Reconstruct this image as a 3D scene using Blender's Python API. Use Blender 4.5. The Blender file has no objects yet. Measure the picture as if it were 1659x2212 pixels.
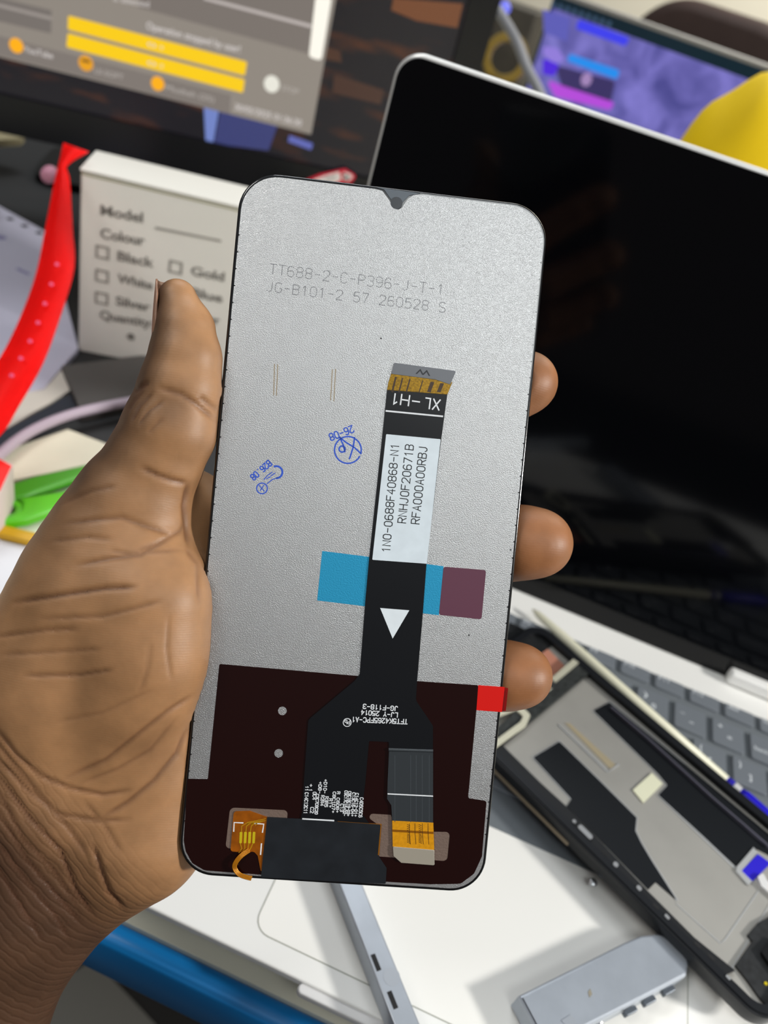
import bpy, bmesh, math, random
import numpy as np
from mathutils import Matrix, Vector
random.seed(3)
S = bpy.context.scene
COL = S.collection

# ------------------------------------------------------------------ camera
W, H, F = 1659.0, 2212.0, 1720.0
def euler_matrix(a, b, c):
    ca, sa, cb, sb, cc, sc = math.cos(a), math.sin(a), math.cos(b), math.sin(b), math.cos(c), math.sin(c)
    Rx = np.array([[1, 0, 0], [0, ca, -sa], [0, sa, ca]])
    Ry = np.array([[cb, 0, sb], [0, 1, 0], [-sb, 0, cb]])
    Rz = np.array([[cc, -sc, 0], [sc, cc, 0], [0, 0, 1]])
    return Rz @ Ry @ Rx
CL = np.array([0.099, -0.114, 0.274])
CE = (math.radians(51.6), math.radians(-14.0), math.radians(18.5))
CR = euler_matrix(*CE)
cam_data = bpy.data.cameras.new('camera')
cam = bpy.data.objects.new('camera', cam_data); COL.objects.link(cam)
cam.location = CL; cam.rotation_euler = CE
cam_data.sensor_fit = 'VERTICAL'; cam_data.sensor_height = 34.6; cam_data.sensor_width = 25.95
cam_data.lens = 34.6 * F / H
cam_data.clip_start = 0.01; cam_data.clip_end = 50
cam_data.dof.use_dof = True
cam_data.dof.focus_distance = 0.190
cam_data.dof.aperture_fstop = 13.0
S.camera = cam

# ------------------------------------------------------------------ light
S.view_settings.view_transform = 'Standard'; S.view_settings.look = 'None'
S.view_settings.exposure = 0.0; S.view_settings.gamma = 1.0
S.cycles.use_denoising = True
world = bpy.data.worlds.new('World'); S.world = world; world.use_nodes = True
wn = world.node_tree; wb = wn.nodes['Background']
wt = wn.nodes.new('ShaderNodeTexCoord'); ws = wn.nodes.new('ShaderNodeSeparateXYZ'); wr = wn.nodes.new('ShaderNodeValToRGB')
wm = wn.nodes.new('ShaderNodeMapRange'); wm.inputs[1].default_value = -1.0; wm.inputs[2].default_value = 1.0
wn.links.new(wt.outputs['Generated'], ws.inputs[0]); wn.links.new(ws.outputs['Z'], wm.inputs[0]); wn.links.new(wm.outputs[0], wr.inputs[0])
cr_ = wr.color_ramp; cr_.elements[0].position = 0.0; cr_.elements[0].color = (.05, .045, .04, 1); cr_.elements[1].position = 1.0; cr_.elements[1].color = (.27, .29, .31, 1)
for pos, c_ in ((.50, (.085, .075, .072, 1)), (.63, (.13, .118, .115, 1)), (.78, (.20, .205, .21, 1))):
    e_ = cr_.elements.new(pos); e_.color = c_
wn.links.new(wr.outputs[0], wb.inputs[0]); wb.inputs[1].default_value = 1.0
def area_light(name, loc, target, sx, sy, power, color=(1, 1, 1)):
    d = bpy.data.lights.new(name, 'AREA'); d.shape = 'RECTANGLE'; d.size = sx; d.size_y = sy
    d.energy = power; d.color = color
    o = bpy.data.objects.new(name, d); COL.objects.link(o)
    v = Vector(target) - Vector(loc)
    o.location = loc; o.rotation_euler = v.to_track_quat('-Z', 'Y').to_euler()
    return o
area_light('ceiling_panel_behind', (0.75, -1.05, 2.05), (0.1, 0.0, 0.1), 0.9, 0.6, 9, (0.96, 1.0, 1.0))
area_light('ceiling_panel_right', (1.86, 0.02, 0.93), (0.1, 0.1, 0.0), 0.18, 0.18, 38, (1.0, 0.97, 0.92))
area_light('fill_light_front', (-0.5, 1.3, 2.0), (0.0, 0.3, 0.0), 1.2, 0.6, 20, (0.95, 0.98, 1.0))  # overhead fill added for general brightness, no fixture in view
area_light('fill_light_left', (-1.0, -0.55, 1.75), (0.0, 0.0, 0.1), 0.7, 0.5, 13, (1.0, 0.98, 0.94))  # unseen fill lamp added to brighten the palm and left side
area_light('wall_fill_light', (1.2, 2.4, 2.0), (0.8, 3.6, 0.0), 1.0, 0.5, 90, (1.0, 0.97, 0.9))  # lamp added out of view to brighten the back wall

# ------------------------------------------------------------------ helpers
def ray(px, py):
    return CR @ np.array([(px - W / 2) / F, -(py - H / 2) / F, -1.0])
def on_z(px, py, z):
    d = ray(px, py); return CL + d * ((z - CL[2]) / d[2])
def at_depth(px, py, dep):
    return CL + ray(px, py) * dep
class Frame:
    """a plane in the room: origin o, axes in the columns of R, z = outward normal"""
    def __init__(s, o, R): s.o = np.array(o, float); s.R = np.array(R, float)
    def px(s, x, y, z=0.0):
        n = s.R[:, 2]; o = s.o + n * z; d = ray(x, y)
        p = CL + d * (((o - CL) @ n) / (d @ n))
        l = s.R.T @ (p - s.o); return (l[0], l[1])
    def pts(s, L, z=0.0): return [s.px(x, y, z) for x, y in L]
    def mat(s):
        m = Matrix.Identity(4)
        for i in range(3):
            for j in range(3): m[i][j] = s.R[i, j]
            m[i][3] = s.o[i]
        return m
def make_frame(o, x, z):
    x = np.array(x, float); x /= np.linalg.norm(x); z = np.array(z, float)
    z = z - x * (x @ z); z /= np.linalg.norm(z)
    return Frame(o, np.stack([x, np.cross(z, x), z], 1))
FLAT = Frame((0, 0, 0), np.eye(3))

def srgb(c):
    if isinstance(c, str):
        c = [int(c[i:i + 2], 16) / 255 for i in (0, 2, 4)]
    return tuple(v / 12.92 if v <= 0.04045 else ((v + 0.055) / 1.055) ** 2.4 for v in c) + (1.0,)
MATS = {}
def mat(name, color, rough=0.5, metal=0.0, spec=0.5, bump=None, vary=None, emit=0.0, coat=0.0, alpha=1.0, transmission=0.0):
    if name in MATS: return MATS[name]
    m = bpy.data.materials.new(name); m.use_nodes = True; nt = m.node_tree
    b = nt.nodes['Principled BSDF']; c = srgb(color)
    b.inputs['Base Color'].default_value = c; b.inputs['Roughness'].default_value = rough
    b.inputs['Metallic'].default_value = metal; b.inputs['Specular IOR Level'].default_value = spec
    b.inputs['Coat Weight'].default_value = coat; b.inputs['Coat Roughness'].default_value = 0.08
    b.inputs['Transmission Weight'].default_value = transmission
    if emit:
        b.inputs['Emission Color'].default_value = c; b.inputs['Emission Strength'].default_value = emit
        b.inputs['Base Color'].default_value = (0.01, 0.01, 0.01, 1)
    tc = nt.nodes.new('ShaderNodeTexCoord')
    if vary:
        sc, amt = vary
        n = nt.nodes.new('ShaderNodeTexNoise'); n.inputs['Scale'].default_value = sc; n.inputs['Detail'].default_value = 5
        nt.links.new(tc.outputs['Object'], n.inputs['Vector'])
        mr = nt.nodes.new('ShaderNodeMapRange'); mr.inputs[1].default_value = 0.3; mr.inputs[2].default_value = 0.7
        mr.inputs[3].default_value = 1 - amt; mr.inputs[4].default_value = 1 + amt * 0.5
        nt.links.new(n.outputs[0], mr.inputs[0])
        mx = nt.nodes.new('ShaderNodeVectorMath'); mx.operation = 'SCALE'; mx.inputs[0].default_value = c[:3]
        nt.links.new(mr.outputs[0], mx.inputs['Scale'])
        nt.links.new(mx.outputs[0], b.inputs['Emission Color' if emit else 'Base Color'])
    if bump:
        sc, st, dist = bump
        n = nt.nodes.new('ShaderNodeTexNoise'); n.inputs['Scale'].default_value = sc; n.inputs['Detail'].default_value = 3
        nt.links.new(tc.outputs['Object'], n.inputs['Vector'])
        bp = nt.nodes.new('ShaderNodeBump'); bp.inputs['Strength'].default_value = st; bp.inputs['Distance'].default_value = dist
        nt.links.new(n.outputs[0], bp.inputs['Height']); nt.links.new(bp.outputs[0], b.inputs['Normal'])
    MATS[name] = m; return m

def link(name, mesh, m=None, parent=None, frame=None):
    o = bpy.data.objects.new(name, mesh); COL.objects.link(o)
    if m: 
        mesh.materials.clear(); mesh.materials.append(m)
    if parent: o.parent = parent
    elif frame: o.matrix_world = frame.mat()
    return o
def thing(name, label, cat, frame, group=None):
    o = bpy.data.objects.new(name, None); COL.objects.link(o); o.empty_display_size = 0.02
    o.matrix_world = frame.mat(); return tag(o, label, cat, group)
def tag(o, label, cat, group=None):
    o['label'] = label; o['category'] = cat
    if group: o['group'] = group
    return o
def structure(o): o['kind'] = 'structure'; return o

def curve_to_mesh(cd, name):
    t = bpy.data.objects.new('tmp', cd); COL.objects.link(t)
    dg = bpy.context.evaluated_depsgraph_get(); dg.update()
    me = bpy.data.meshes.new_from_object(t.evaluated_get(dg)); me.name = name
    bpy.data.objects.remove(t); bpy.data.curves.remove(cd)
    return me
def smooth(me, on=True):
    if len(me.polygons): me.polygons.foreach_set('use_smooth', [on] * len(me.polygons))
def prism_mesh(outers, z0, z1, holes=(), bevel=0.0, name='mesh'):
    """extruded polygon(s) lying in the local xy plane between z0 and z1"""
    cd = bpy.data.curves.new(name, 'CURVE'); cd.dimensions = '2D'; cd.fill_mode = 'BOTH'
    if not isinstance(outers[0][0], (tuple, list)): outers = [outers]
    for L in list(outers) + list(holes):
        s = cd.splines.new('POLY'); s.points.add(len(L) - 1)
        for p, q in zip(s.points, L): p.co = (q[0], q[1], 0, 1)
        s.use_cyclic_u = True
    h = (z1 - z0) / 2
    if bevel:
        bevel = min(bevel, h * 0.98)
        cd.bevel_depth = bevel; cd.bevel_resolution = 2; cd.offset = -bevel
    cd.extrude = max(h - bevel, 1e-6)
    me = curve_to_mesh(cd, name)
    me.transform(Matrix.Translation((0, 0, (z0 + z1) / 2)))
    return me
def prism(name, outers, z0, z1, m, parent=None, frame=None, holes=(), bevel=0.0):
    me = prism_mesh(outers, z0, z1, holes, bevel, name)
    return link(name, me, m, parent, frame)
def rounded(L, r, n=6):
    """fillet the corners of a polygon; r a number or one per corner"""
    out = []; N = len(L); rs = r if isinstance(r, (list, tuple)) else [r] * N
    for i in range(N):
        p = np.array(L[i], float); a = np.array(L[i - 1], float) - p; b = np.array(L[(i + 1) % N], float) - p
        la, lb = np.linalg.norm(a), np.linalg.norm(b); a /= la; b /= lb
        ang = math.acos(max(-1, min(1, a @ b)))
        if rs[i] <= 0 or ang > 3.05: out.append(tuple(p)); continue
        t = min(rs[i] / math.tan(ang / 2), la * .49, lb * .49); rr = t * math.tan(ang / 2)
        c = p + (a + b) / np.linalg.norm(a + b) * rr / math.sin(ang / 2)
        s, e = p + a * t - c, p + b * t - c
        a0, a1 = math.atan2(s[1], s[0]), math.atan2(e[1], e[0]); da = (a1 - a0 + math.pi) % (2 * math.pi) - math.pi
        for k in range(n + 1):
            q = a0 + da * k / n; out.append((c[0] + rr * math.cos(q), c[1] + rr * math.sin(q)))
    return out
def rect(x0, y0, x1, y1, r=0, n=6):
    L = [(x0, y0), (x1, y0), (x1, y1), (x0, y1)]
    return rounded(L, r, n) if r else L
def disc(cx, cy, r, n=24, ry=None):
    ry = ry or r
    return [(cx + r * math.cos(2 * math.pi * k / n), cy + ry * math.sin(2 * math.pi * k / n)) for k in range(n)]
def strip(L, w):
    """polyline of width w as a polygon"""
    L = [np.array(p, float) for p in L]; a, b = [], []
    for i, p in enumerate(L):
        d = L[min(i + 1, len(L) - 1)] - L[max(i - 1, 0)]; d /= np.linalg.norm(d); n = np.array([-d[1], d[0]]) * w / 2
        a.append(tuple(p + n)); b.append(tuple(p - n))
    return a + b[::-1]
def tube_mesh(P, r, cyclic=False, res=4, name='tube', smooth_path=True):
    cd = bpy.data.curves.new(name, 'CURVE'); cd.dimensions = '3D'; cd.bevel_depth = r; cd.bevel_resolution = res
    s = cd.splines.new('NURBS' if smooth_path else 'POLY'); s.points.add(len(P) - 1)
    for p, q in zip(s.points, P): p.co = (q[0], q[1], q[2], 1)
    s.use_cyclic_u = cyclic
    if smooth_path: s.order_u = 3; s.use_endpoint_u = not cyclic; s.resolution_u = 8
    cd.use_fill_caps = not cyclic
    me = curve_to_mesh(cd, name); smooth(me); return me
def lathe_mesh(prof, n=24, name='lathe'):
    """profile of (radius, z) spun round the local z axis"""
    bm = bmesh.new(); rings = []
    for r, z in prof:
        rings.append([bm.verts.new((r * math.cos(2 * math.pi * k / n), r * math.sin(2 * math.pi * k / n), z)) for k in range(n)])
    for a, b in zip(rings, rings[1:]):
        for k in range(n): bm.faces.new((a[k], a[(k + 1) % n], b[(k + 1) % n], b[k]))
    bm.faces.new(rings[0][::-1]); bm.faces.new(rings[-1])
    me = bpy.data.meshes.new(name); bm.to_mesh(me); bm.free(); return me
def join_meshes(L, name):
    bm = bmesh.new()
    for me in L: bm.from_mesh(me)
    out = bpy.data.meshes.new(name); bm.to_mesh(out); bm.free(); return out
def text_mesh(txt, p0, p1, h, z, bold=0.0, thick=2e-5, mono=False):
    """lettering on the local plane, baseline from p0 to p1, capital height h"""
    cd = bpy.data.curves.new('txt', 'FONT'); cd.body = txt; cd.size = 1.0; cd.offset = bold; cd.resolution_u = 4
    me = curve_to_mesh(cd, 'text')
    co = np.empty(len(me.vertices) * 3); me.vertices.foreach_get('co', co); co = co.reshape(-1, 3)
    lo, hi = co.min(0), co.max(0); d = np.array(p1, float) - np.array(p0, float); L = np.linalg.norm(d); a = math.atan2(d[1], d[0])
    sx = L / (hi[0] - lo[0]); sy = h / 0.73
    M = Matrix.Translation((p0[0], p0[1], z)) @ Matrix.Rotation(a, 4, 'Z') @ Matrix.Diagonal((sx, sy, 1, 1)) @ Matrix.Translation((-lo[0], 0, 0))
    me.transform(M); return me
def texts(name, L, m, parent, frame, z):
    """lines of lettering, each line a printed part; (string, px start, px end, px height[, bold])"""
    for t in L:
        p0, p1 = frame.px(*t[1], z), frame.px(*t[2], z)
        k = math.hypot(p1[0] - p0[0], p1[1] - p0[1]) / math.hypot(t[2][0] - t[1][0], t[2][1] - t[1][1])
        o = link(name, text_mesh(t[0], p0, p1, t[3] * k, z, t[4] if len(t) > 4 else 0.0), m, parent)
    return o
def ribbon_mesh(lines, w, z0, z1, name='ink'):
    """thin solid pen strokes along local xy polylines"""
    bm = bmesh.new()
    for L in lines:
        L = [np.array(q_, float) for q_ in L]; closed = np.linalg.norm(L[0] - L[-1]) < 1e-9; n = len(L); S_ = []
        for i, c in enumerate(L):
            a = L[i - 1] if i else (L[-2] if closed else None); b = L[i + 1] if i < n - 1 else (L[1] if closed else None)
            d1 = (c - a) / np.linalg.norm(c - a) if a is not None else None; d2 = (b - c) / np.linalg.norm(b - c) if b is not None else None
            d = d2 if d1 is None else d1 if d2 is None else d1 + d2
            if np.linalg.norm(d) < 1e-6: d = d1
            d = d / np.linalg.norm(d); nn = np.array([-d[1], d[0]]); k = 1.0
            if d1 is not None and d2 is not None: k = 1 / max(.5, abs(nn @ np.array([-d1[1], d1[0]])))
            e = (-d if d1 is None else d if d2 is None else 0 * d) * w * .35
            S_.append([bm.verts.new((*(c + e + nn * w / 2 * k * sg), z)) for sg, z in ((1, z1), (-1, z1), (-1, z0), (1, z0))])
        for A, B in zip(S_, S_[1:]):
            for j in range(4): bm.faces.new((A[j], A[(j + 1) % 4], B[(j + 1) % 4], B[j]))
        bm.faces.new(S_[0][::-1]); bm.faces.new(S_[-1])
    bmesh.ops.recalc_face_normals(bm, faces=bm.faces)
    me = bpy.data.meshes.new(name); bm.to_mesh(me); bm.free(); return me
_C = [(4, 5), (3, 6), (1, 6), (0, 4.8), (0, 1.2), (1, 0), (3, 0), (4, 1)]
_6 = [(3.6, 5.4), (2.8, 6), (1.2, 6), (0, 4.6), (0, 1), (1, 0), (3, 0), (4, 1), (4, 2.4), (3, 3.4), (1, 3.4), (0, 2.6)]
GLYPH = {'0': [[(1, 0), (3, 0), (4, 1.2), (4, 4.8), (3, 6), (1, 6), (0, 4.8), (0, 1.2), (1, 0)]], '1': [[(.9, 4.7), (2.2, 6), (2.2, 0)]],
 '2': [[(0, 4.8), (.4, 5.6), (1.2, 6), (2.8, 6), (3.6, 5.6), (4, 4.8), (4, 4.2), (3.4, 3.2), (0, 0), (4, 0)]],
 '3': [[(0, 5.2), (1, 6), (3, 6), (4, 5.2), (4, 4), (3, 3.1), (1.6, 3.1)], [(3, 3.1), (4, 2.2), (4, .9), (3, 0), (1, 0), (0, .8)]], '4': [[(3, 0), (3, 6), (0, 2), (4, 2)]],
 '5': [[(3.8, 6), (.5, 6), (.2, 3.3), (1.2, 3.8), (3, 3.8), (4, 2.8), (4, 1), (3, 0), (1, 0), (0, .8)]], '6': [_6], '7': [[(0, 6), (4, 6), (1.5, 0)]],
 '8': [[(1, 3.2), (0, 4), (0, 5.2), (1, 6), (3, 6), (4, 5.2), (4, 4), (3, 3.2), (1, 3.2), (0, 2.2), (0, .9), (1, 0), (3, 0), (4, .9), (4, 2.2), (3, 3.2)]], '9': [[(4 - x, 6 - y) for x, y in _6]],
 'A': [[(0, 0), (2, 6), (4, 0)], [(.7, 2), (3.3, 2)]], 'B': [[(0, 0), (0, 6), (3, 6), (4, 5.2), (4, 4), (3, 3.2), (0, 3.2)], [(3, 3.2), (4, 2.3), (4, .9), (3, 0), (0, 0)]], 'C': [_C],
 'D': [[(0, 0), (0, 6), (2.6, 6), (4, 4.6), (4, 1.4), (2.6, 0), (0, 0)]], 'F': [[(0, 0), (0, 6), (4, 6)], [(0, 3.2), (3.2, 3.2)]], 'G': [_C + [(4, 2.8), (2.4, 2.8)]],
 'H': [[(0, 0), (0, 6)], [(4, 0), (4, 6)], [(0, 3), (4, 3)]], 'J': [[(3.4, 6), (3.4, 1.2), (2.4, 0), (1, 0), (0, 1.2)]], 'K': [[(0, 0), (0, 6)], [(4, 6), (0, 2.6)], [(1.3, 3.7), (4, 0)]], 'L': [[(0, 6), (0, 0), (3.6, 0)]],
 'N': [[(0, 0), (0, 6), (4, 0), (4, 6)]], 'P': [[(0, 0), (0, 6), (3, 6), (4, 5), (4, 3.8), (3, 2.9), (0, 2.9)]], 'R': [[(0, 0), (0, 6), (3, 6), (4, 5), (4, 3.8), (3, 2.9), (0, 2.9)], [(2, 2.9), (4, 0)]],
 'S': [[(4, 5.2), (3, 6), (1, 6), (0, 5.1), (0, 4), (1, 3.2), (3, 2.8), (4, 2), (4, .9), (3, 0), (1, 0), (0, .8)]], 'T': [[(0, 6), (4, 6)], [(2, 6), (2, 0)]], 'X': [[(0, 0), (4, 6)], [(0, 6), (4, 0)]],
 'Y': [[(0, 6), (2, 3), (4, 6)], [(2, 3), (2, 0)]], 'b': [[(0, 6), (0, 0), (3, 0), (4, 1), (4, 2.6), (3, 3.6), (0, 3.6)]], '-': [[(.3, 3), (3.7, 3)]], '+': [[(.3, 3), (3.7, 3)], [(2, 1.3), (2, 4.7)]], '.': [[(1.9, 0), (2.1, .4)]], ' ': []}
def pen_texts(name, L, m, parent, frame, z, dotted=False):
    """single-stroke lettering, each line a printed part; (string, px start, px end, px height, px pen width)"""
    for s_, a, b, hh, w in L:
        p0, p1 = np.array(frame.px(*a, z)), np.array(frame.px(*b, z)); d = p1 - p0; k = np.linalg.norm(d) / math.hypot(b[0] - a[0], b[1] - a[1])
        ux = d / (len(s_) * 5.6 - 1.6); uy = np.array([-d[1], d[0]]) / np.linalg.norm(d) * hh * k / 6; lines = []
        for i, ch_ in enumerate(s_):
            for P in GLYPH[ch_]: lines.append([p0 + ux * (i * 5.6 + x) + uy * y for x, y in P])
        if dotted:
            dots = []
            for P in lines:
                for u, v in zip(P, P[1:]):
                    nn = max(1, int(round(np.linalg.norm(v - u) / (w * k * 1.9))))
                    for t in range(nn): c = u + (v - u) * (t + .5) / nn; e = (v - u) / np.linalg.norm(v - u) * w * k * .62; dots.append([c - e * .75, c + e * .55])
            lines = dots
        o = link(name, ribbon_mesh(lines, w * k, z - .00001, z + .00001, name), m, parent)
    return o
def pen_lines(name, L, w, m, parent, frame, z):
    """drawn strokes given as px polylines"""
    k = frame.px(801, 1100, z)[0] - frame.px(800, 1100, z)[0]
    return link(name, ribbon_mesh([frame.pts(P, z) for P in L], w * k, z - .00001, z + .00001, name), m, parent)
def at_world(mesh, p, zdir=(0, 0, 1), xdir=(1, 0, 0)):
    f = make_frame(p, xdir, zdir) if abs(np.dot(xdir, zdir)) < .99 else make_frame(p, (0, 1, 0), zdir)
    return f

# ------------------------------------------------------------------ materials
M_white_alu = mat('white_aluminium', 'e9e9e6', 0.45, 0.0, 0.4, vary=(6, .03))
M_deck_side = mat('silver_plastic', 'b4b4b8', 0.4, 0.3)
M_screen_black = mat('black_screen_glass', '050609', 0.09, 0.0, 0.28)
M_black_plastic = mat('black_plastic', '0b0c0e', 0.4, 0.0, 0.35)
M_dark_metal = mat('anodised_black', '16181b', 0.32, 0.2, 0.5)

# ------------------------------------------------------------------ room
structure(link('floor', prism_mesh(rect(-4, -3, 4, 4), -0.80, -0.75), mat('dark_floor', '22201e', .7, vary=(3, .12))))
structure(link('wall_back', prism_mesh(rect(-4, 3.6, 4, 3.7), -0.80, 2.1), mat('cream_wall', 'd8d2c0', .8, vary=(1.2, .05))))

# table with a blue edge
TZ = -0.020
a, b = on_z(268, 1967, TZ), on_z(675, 2212, TZ)
ty = float((a[1] + b[1]) / 2)
table = thing('table', 'cream topped table with a bright blue rounded front edge', 'table', Frame((0, 0.6, -0.75), np.eye(3)))
off = np.array([0, -0.6, 0.75])
prism('table_top', [(x, y - .6) for x, y in rect(-0.85, ty, 1.15, 1.55)], TZ - 0.028 + .75, TZ + .75, mat('cream_laminate', 'cfccbb', .38, vary=(9, .10)), table)
me = prism_mesh([(x, y - .6) for x, y in rect(-0.85, ty - 0.0085, 1.15, ty)], TZ - 0.030 + .75, TZ + .7502, bevel=.004)
smooth(me); link('edge_band', me, mat('blue_edging', '0f6fb0', .35, 0, .5), table)
for lx, ly in ((-0.8, ty + .06), (1.1, ty + .06), (-0.8, 1.48), (1.1, 1.48)):
    prism('leg', rect(lx - .025, ly - .6 - .025, lx + .025, ly - .6 + .025, .004), 0, TZ - .028 + .75, mat('grey_steel', '4a4d50', .5, .5), table)

# ------------------------------------------------------------------ phone display in the hand
DW, DL = 0.0745, 0.1685
D = Frame((0.0767, 0.0328, 0.1526), [[0.9427, -0.2867, 0.1707], [0.3071, 0.5459, -0.7795], [0.1303, 0.7873, 0.6027]])
q, _ = np.linalg.qr(D.R); D.R = q * np.sign(np.sum(q * D.R, 0))
disp = thing('phone_display', 'replacement phone screen held up with its silver back and black ribbon cable showing', 'phone screen', D)
MM = 0.001
outline = rounded([(-DW / 2, -DL / 2), (DW / 2, -DL / 2), (DW / 2, DL / 2), (-DW / 2, DL / 2)], [.0085, .0085, .0092, .0092], 12)
me = prism_mesh(outline, -2.2 * MM, -0.30 * MM, bevel=.0005); smooth(me)
link('glass_panel', me, mat('glass_black', '08090b', .12, 0, .6, coat=.5), disp)
# silver foil back with the drop notch; textured satin metal
m = mat('silver_foil', 'd2d2d2', .36, 0.92, .5)
nt = m.node_tree; bs = nt.nodes['Principled BSDF']
tc = nt.nodes.new('ShaderNodeTexCoord'); mp = nt.nodes.new('ShaderNodeMapping'); mp.inputs['Rotation'].default_value = (0, 0, .6); mp.inputs['Scale'].default_value = (1, 1.7, 1)
n1 = nt.nodes.new('ShaderNodeTexNoise'); n1.inputs['Scale'].default_value = 3300; n1.inputs['Detail'].default_value = 1.5
bp = nt.nodes.new('ShaderNodeBump'); bp.inputs['Strength'].default_value = .62; bp.inputs['Distance'].default_value = .00014
nt.links.new(tc.outputs['Object'], mp.inputs['Vector']); nt.links.new(mp.outputs[0], n1.inputs['Vector'])
nt.links.new(n1.outputs[0], bp.inputs['Height']); nt.links.new(bp.outputs[0], bs.inputs['Normal'])
FOIL_BUMP = (n1, bp)
ix, iy = DW / 2 - .0008, DL / 2 - .0009
nl = D.pts([(808, 409), (826, 412), (842, 434), (848, 447), (858, 454), (868, 449), (880, 431), (894, 421), (914, 422)])
nl[0] = (nl[0][0], iy); nl[-1] = (nl[-1][0], iy)
fo = rounded([(-ix, -iy), (ix, -iy), (ix, iy)], [.0078, .0078, .0086], 10) 
fo = rounded([(-ix, -iy), (ix, -iy), (ix, iy), (-ix, iy)], [.0078, .0078, .0086, .0086], 10)
# the notch is spliced into the top edge
top = [i for i, p in enumerate(fo) if abs(p[1] - iy) < 1e-6]
k = top[0]
for i in top:
    if fo[i][0] > 0 and fo[(i + 1) % len(fo)][0] < 0: k = i
edge = fo[:k + 1] + rounded(nl[::-1], [0, .001, .001, .0012, .0012, .0012, .001, .001, 0], 4) + fo[k + 1:]
# small nicks along the two long edges
def nicked(L):
    out = []
    for i, p in enumerate(L):
        out.append(p); r = L[(i + 1) % len(L)]
        if abs(p[0] - r[0]) < 1e-7 and abs(p[1] - r[1]) > .05:
            sg = 1 if r[1] > p[1] else -1; inn = -1 if p[0] > 0 else 1; c = p[1] + sg * .006
            while (r[1] - c) * sg > .004:
                out += [(p[0], c - sg * .0002), (p[0] + inn * .0004, c), (p[0], c + sg * .0002)]; c += sg * .0040
    return out
prism('back_plate', nicked(edge), -0.30 * MM, 0, m, disp)
prism('notch_pad', D.pts([(812, 404), (830, 409), (846, 432), (858, 452), (872, 434), (884, 422), (908, 417)], 0), -.30 * MM, -.12 * MM, mat('grey_notch', '5d646b', .4, .3), disp)
c = D.px(856.5, 438.5); r = .00145
me = prism_mesh(disc(c[0], c[1], r, 28), -.14 * MM, .01 * MM)
link('camera_hole', me, mat('hole_dark', '23282e', .25), disp)

# maroon film over the lower part, with windows cut for the connectors
M_film = mat('maroon_film', '1c0706', .14, 0, .30)
zf = 0.0
def on_edge(L):
    return L
film = D.pts([(474, 1434), (898, 1471), (1033, 1480), (1029, 1534), (1011, 1724), (1051, 1730), (1041, 1850), (1024, 1887), (995, 1909), (930, 1910), (700, 1897), (560, 1889), (442, 1880), (415, 1864), (401, 1838), (397, 1815), (405, 1682), (449, 1683)])
cut1 = rounded(D.pts([(497, 1744), (622, 1750), (618, 1800), (600, 1840), (487, 1832)]), [.0012, .001, .0004, .0004, .001], 5)
cut2 = rounded(D.pts([(781, 1756), (845, 1760), (850, 1795), (972, 1797), (966, 1860), (818, 1850), (822, 1785)]), [.0012, .0004, .0004, .001, .001, .0004, .0004], 5)
h1, h2 = D.px(610, 1535.5), D.px(602, 1627)
prism('maroon_film', rounded(film, [.0004, 0, .0004, 0, .0005, .0006, .001, .002, .002, 0, 0, 0, .002, .002, .001, 0, .0003, .0003], 5), zf, .06 * MM, M_film, disp,
      holes=[cut1, cut2, disc(*h1, .00105), disc(*h2, .00105)])
prism('window_shade_tint', [[(q_[0], q_[1]) for q_ in cut1], [(q_[0], q_[1]) for q_ in cut2]], 0, .02 * MM, mat('brown_shade_tint', '8b776c', .4, .5, .5, bump=(1800, .4, .0002)), disp)  # brown layer paints in the dimmer light on the bare foil
M_blue = mat('blue_film', '2b9cc8', .42, .35, .4, bump=(3000, .5, .00012))
prism('blue_film', D.pts([(696, 1190), (958, 1223), (948, 1329), (685, 1297)]), 0, .05 * MM, M_blue, disp)
prism('plum_film', rounded(D.pts([(958, 1224), (1050, 1231.5), (1040, 1338), (948, 1328)]), .0006), 0, .07 * MM, mat('plum_film', '5e3346', .45, 0, .5), disp)

# main ribbon cable
M_flex = mat('black_flex', '0e1014', .32, 0, .32)
M_flex_grey = mat('grey_flex', '34393d', .33, .15, .5)
M_gold = mat('gold_flex', 'e09a12', .30, .15, .5, vary=(1500, .15))
M_gold_dark = mat('old_gold_flex', '94700f', .30, .5, .5, vary=(2500, .5))
z0, z1 = .12 * MM, .26 * MM
fl = D.pts([(836, 842), (966, 852), (953, 948), (921, 1218), (912, 1340), (901, 1469), (898, 1512), (906, 1524), (935, 1567), (935, 1624), (840, 1621), (840, 1602), (797, 1600), (789, 1690), (781, 1756), (800, 1781), (650, 1768), (653, 1752), (657, 1680), (666, 1556), (672, 1549), (765, 1471), (777, 1456), (789, 1300), (797, 1210), (825, 948)])
cable = prism('ribbon_cable', rounded(fl, [0, 0, 0, 0, 0, 0, .002, .001, .001, 0, 0, .0002, .0003, 0, 0, 0, 0, .001, 0, .001, .0005, .0005, .001, 0, 0, 0], 4), z0, z1, M_flex, disp)
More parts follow.
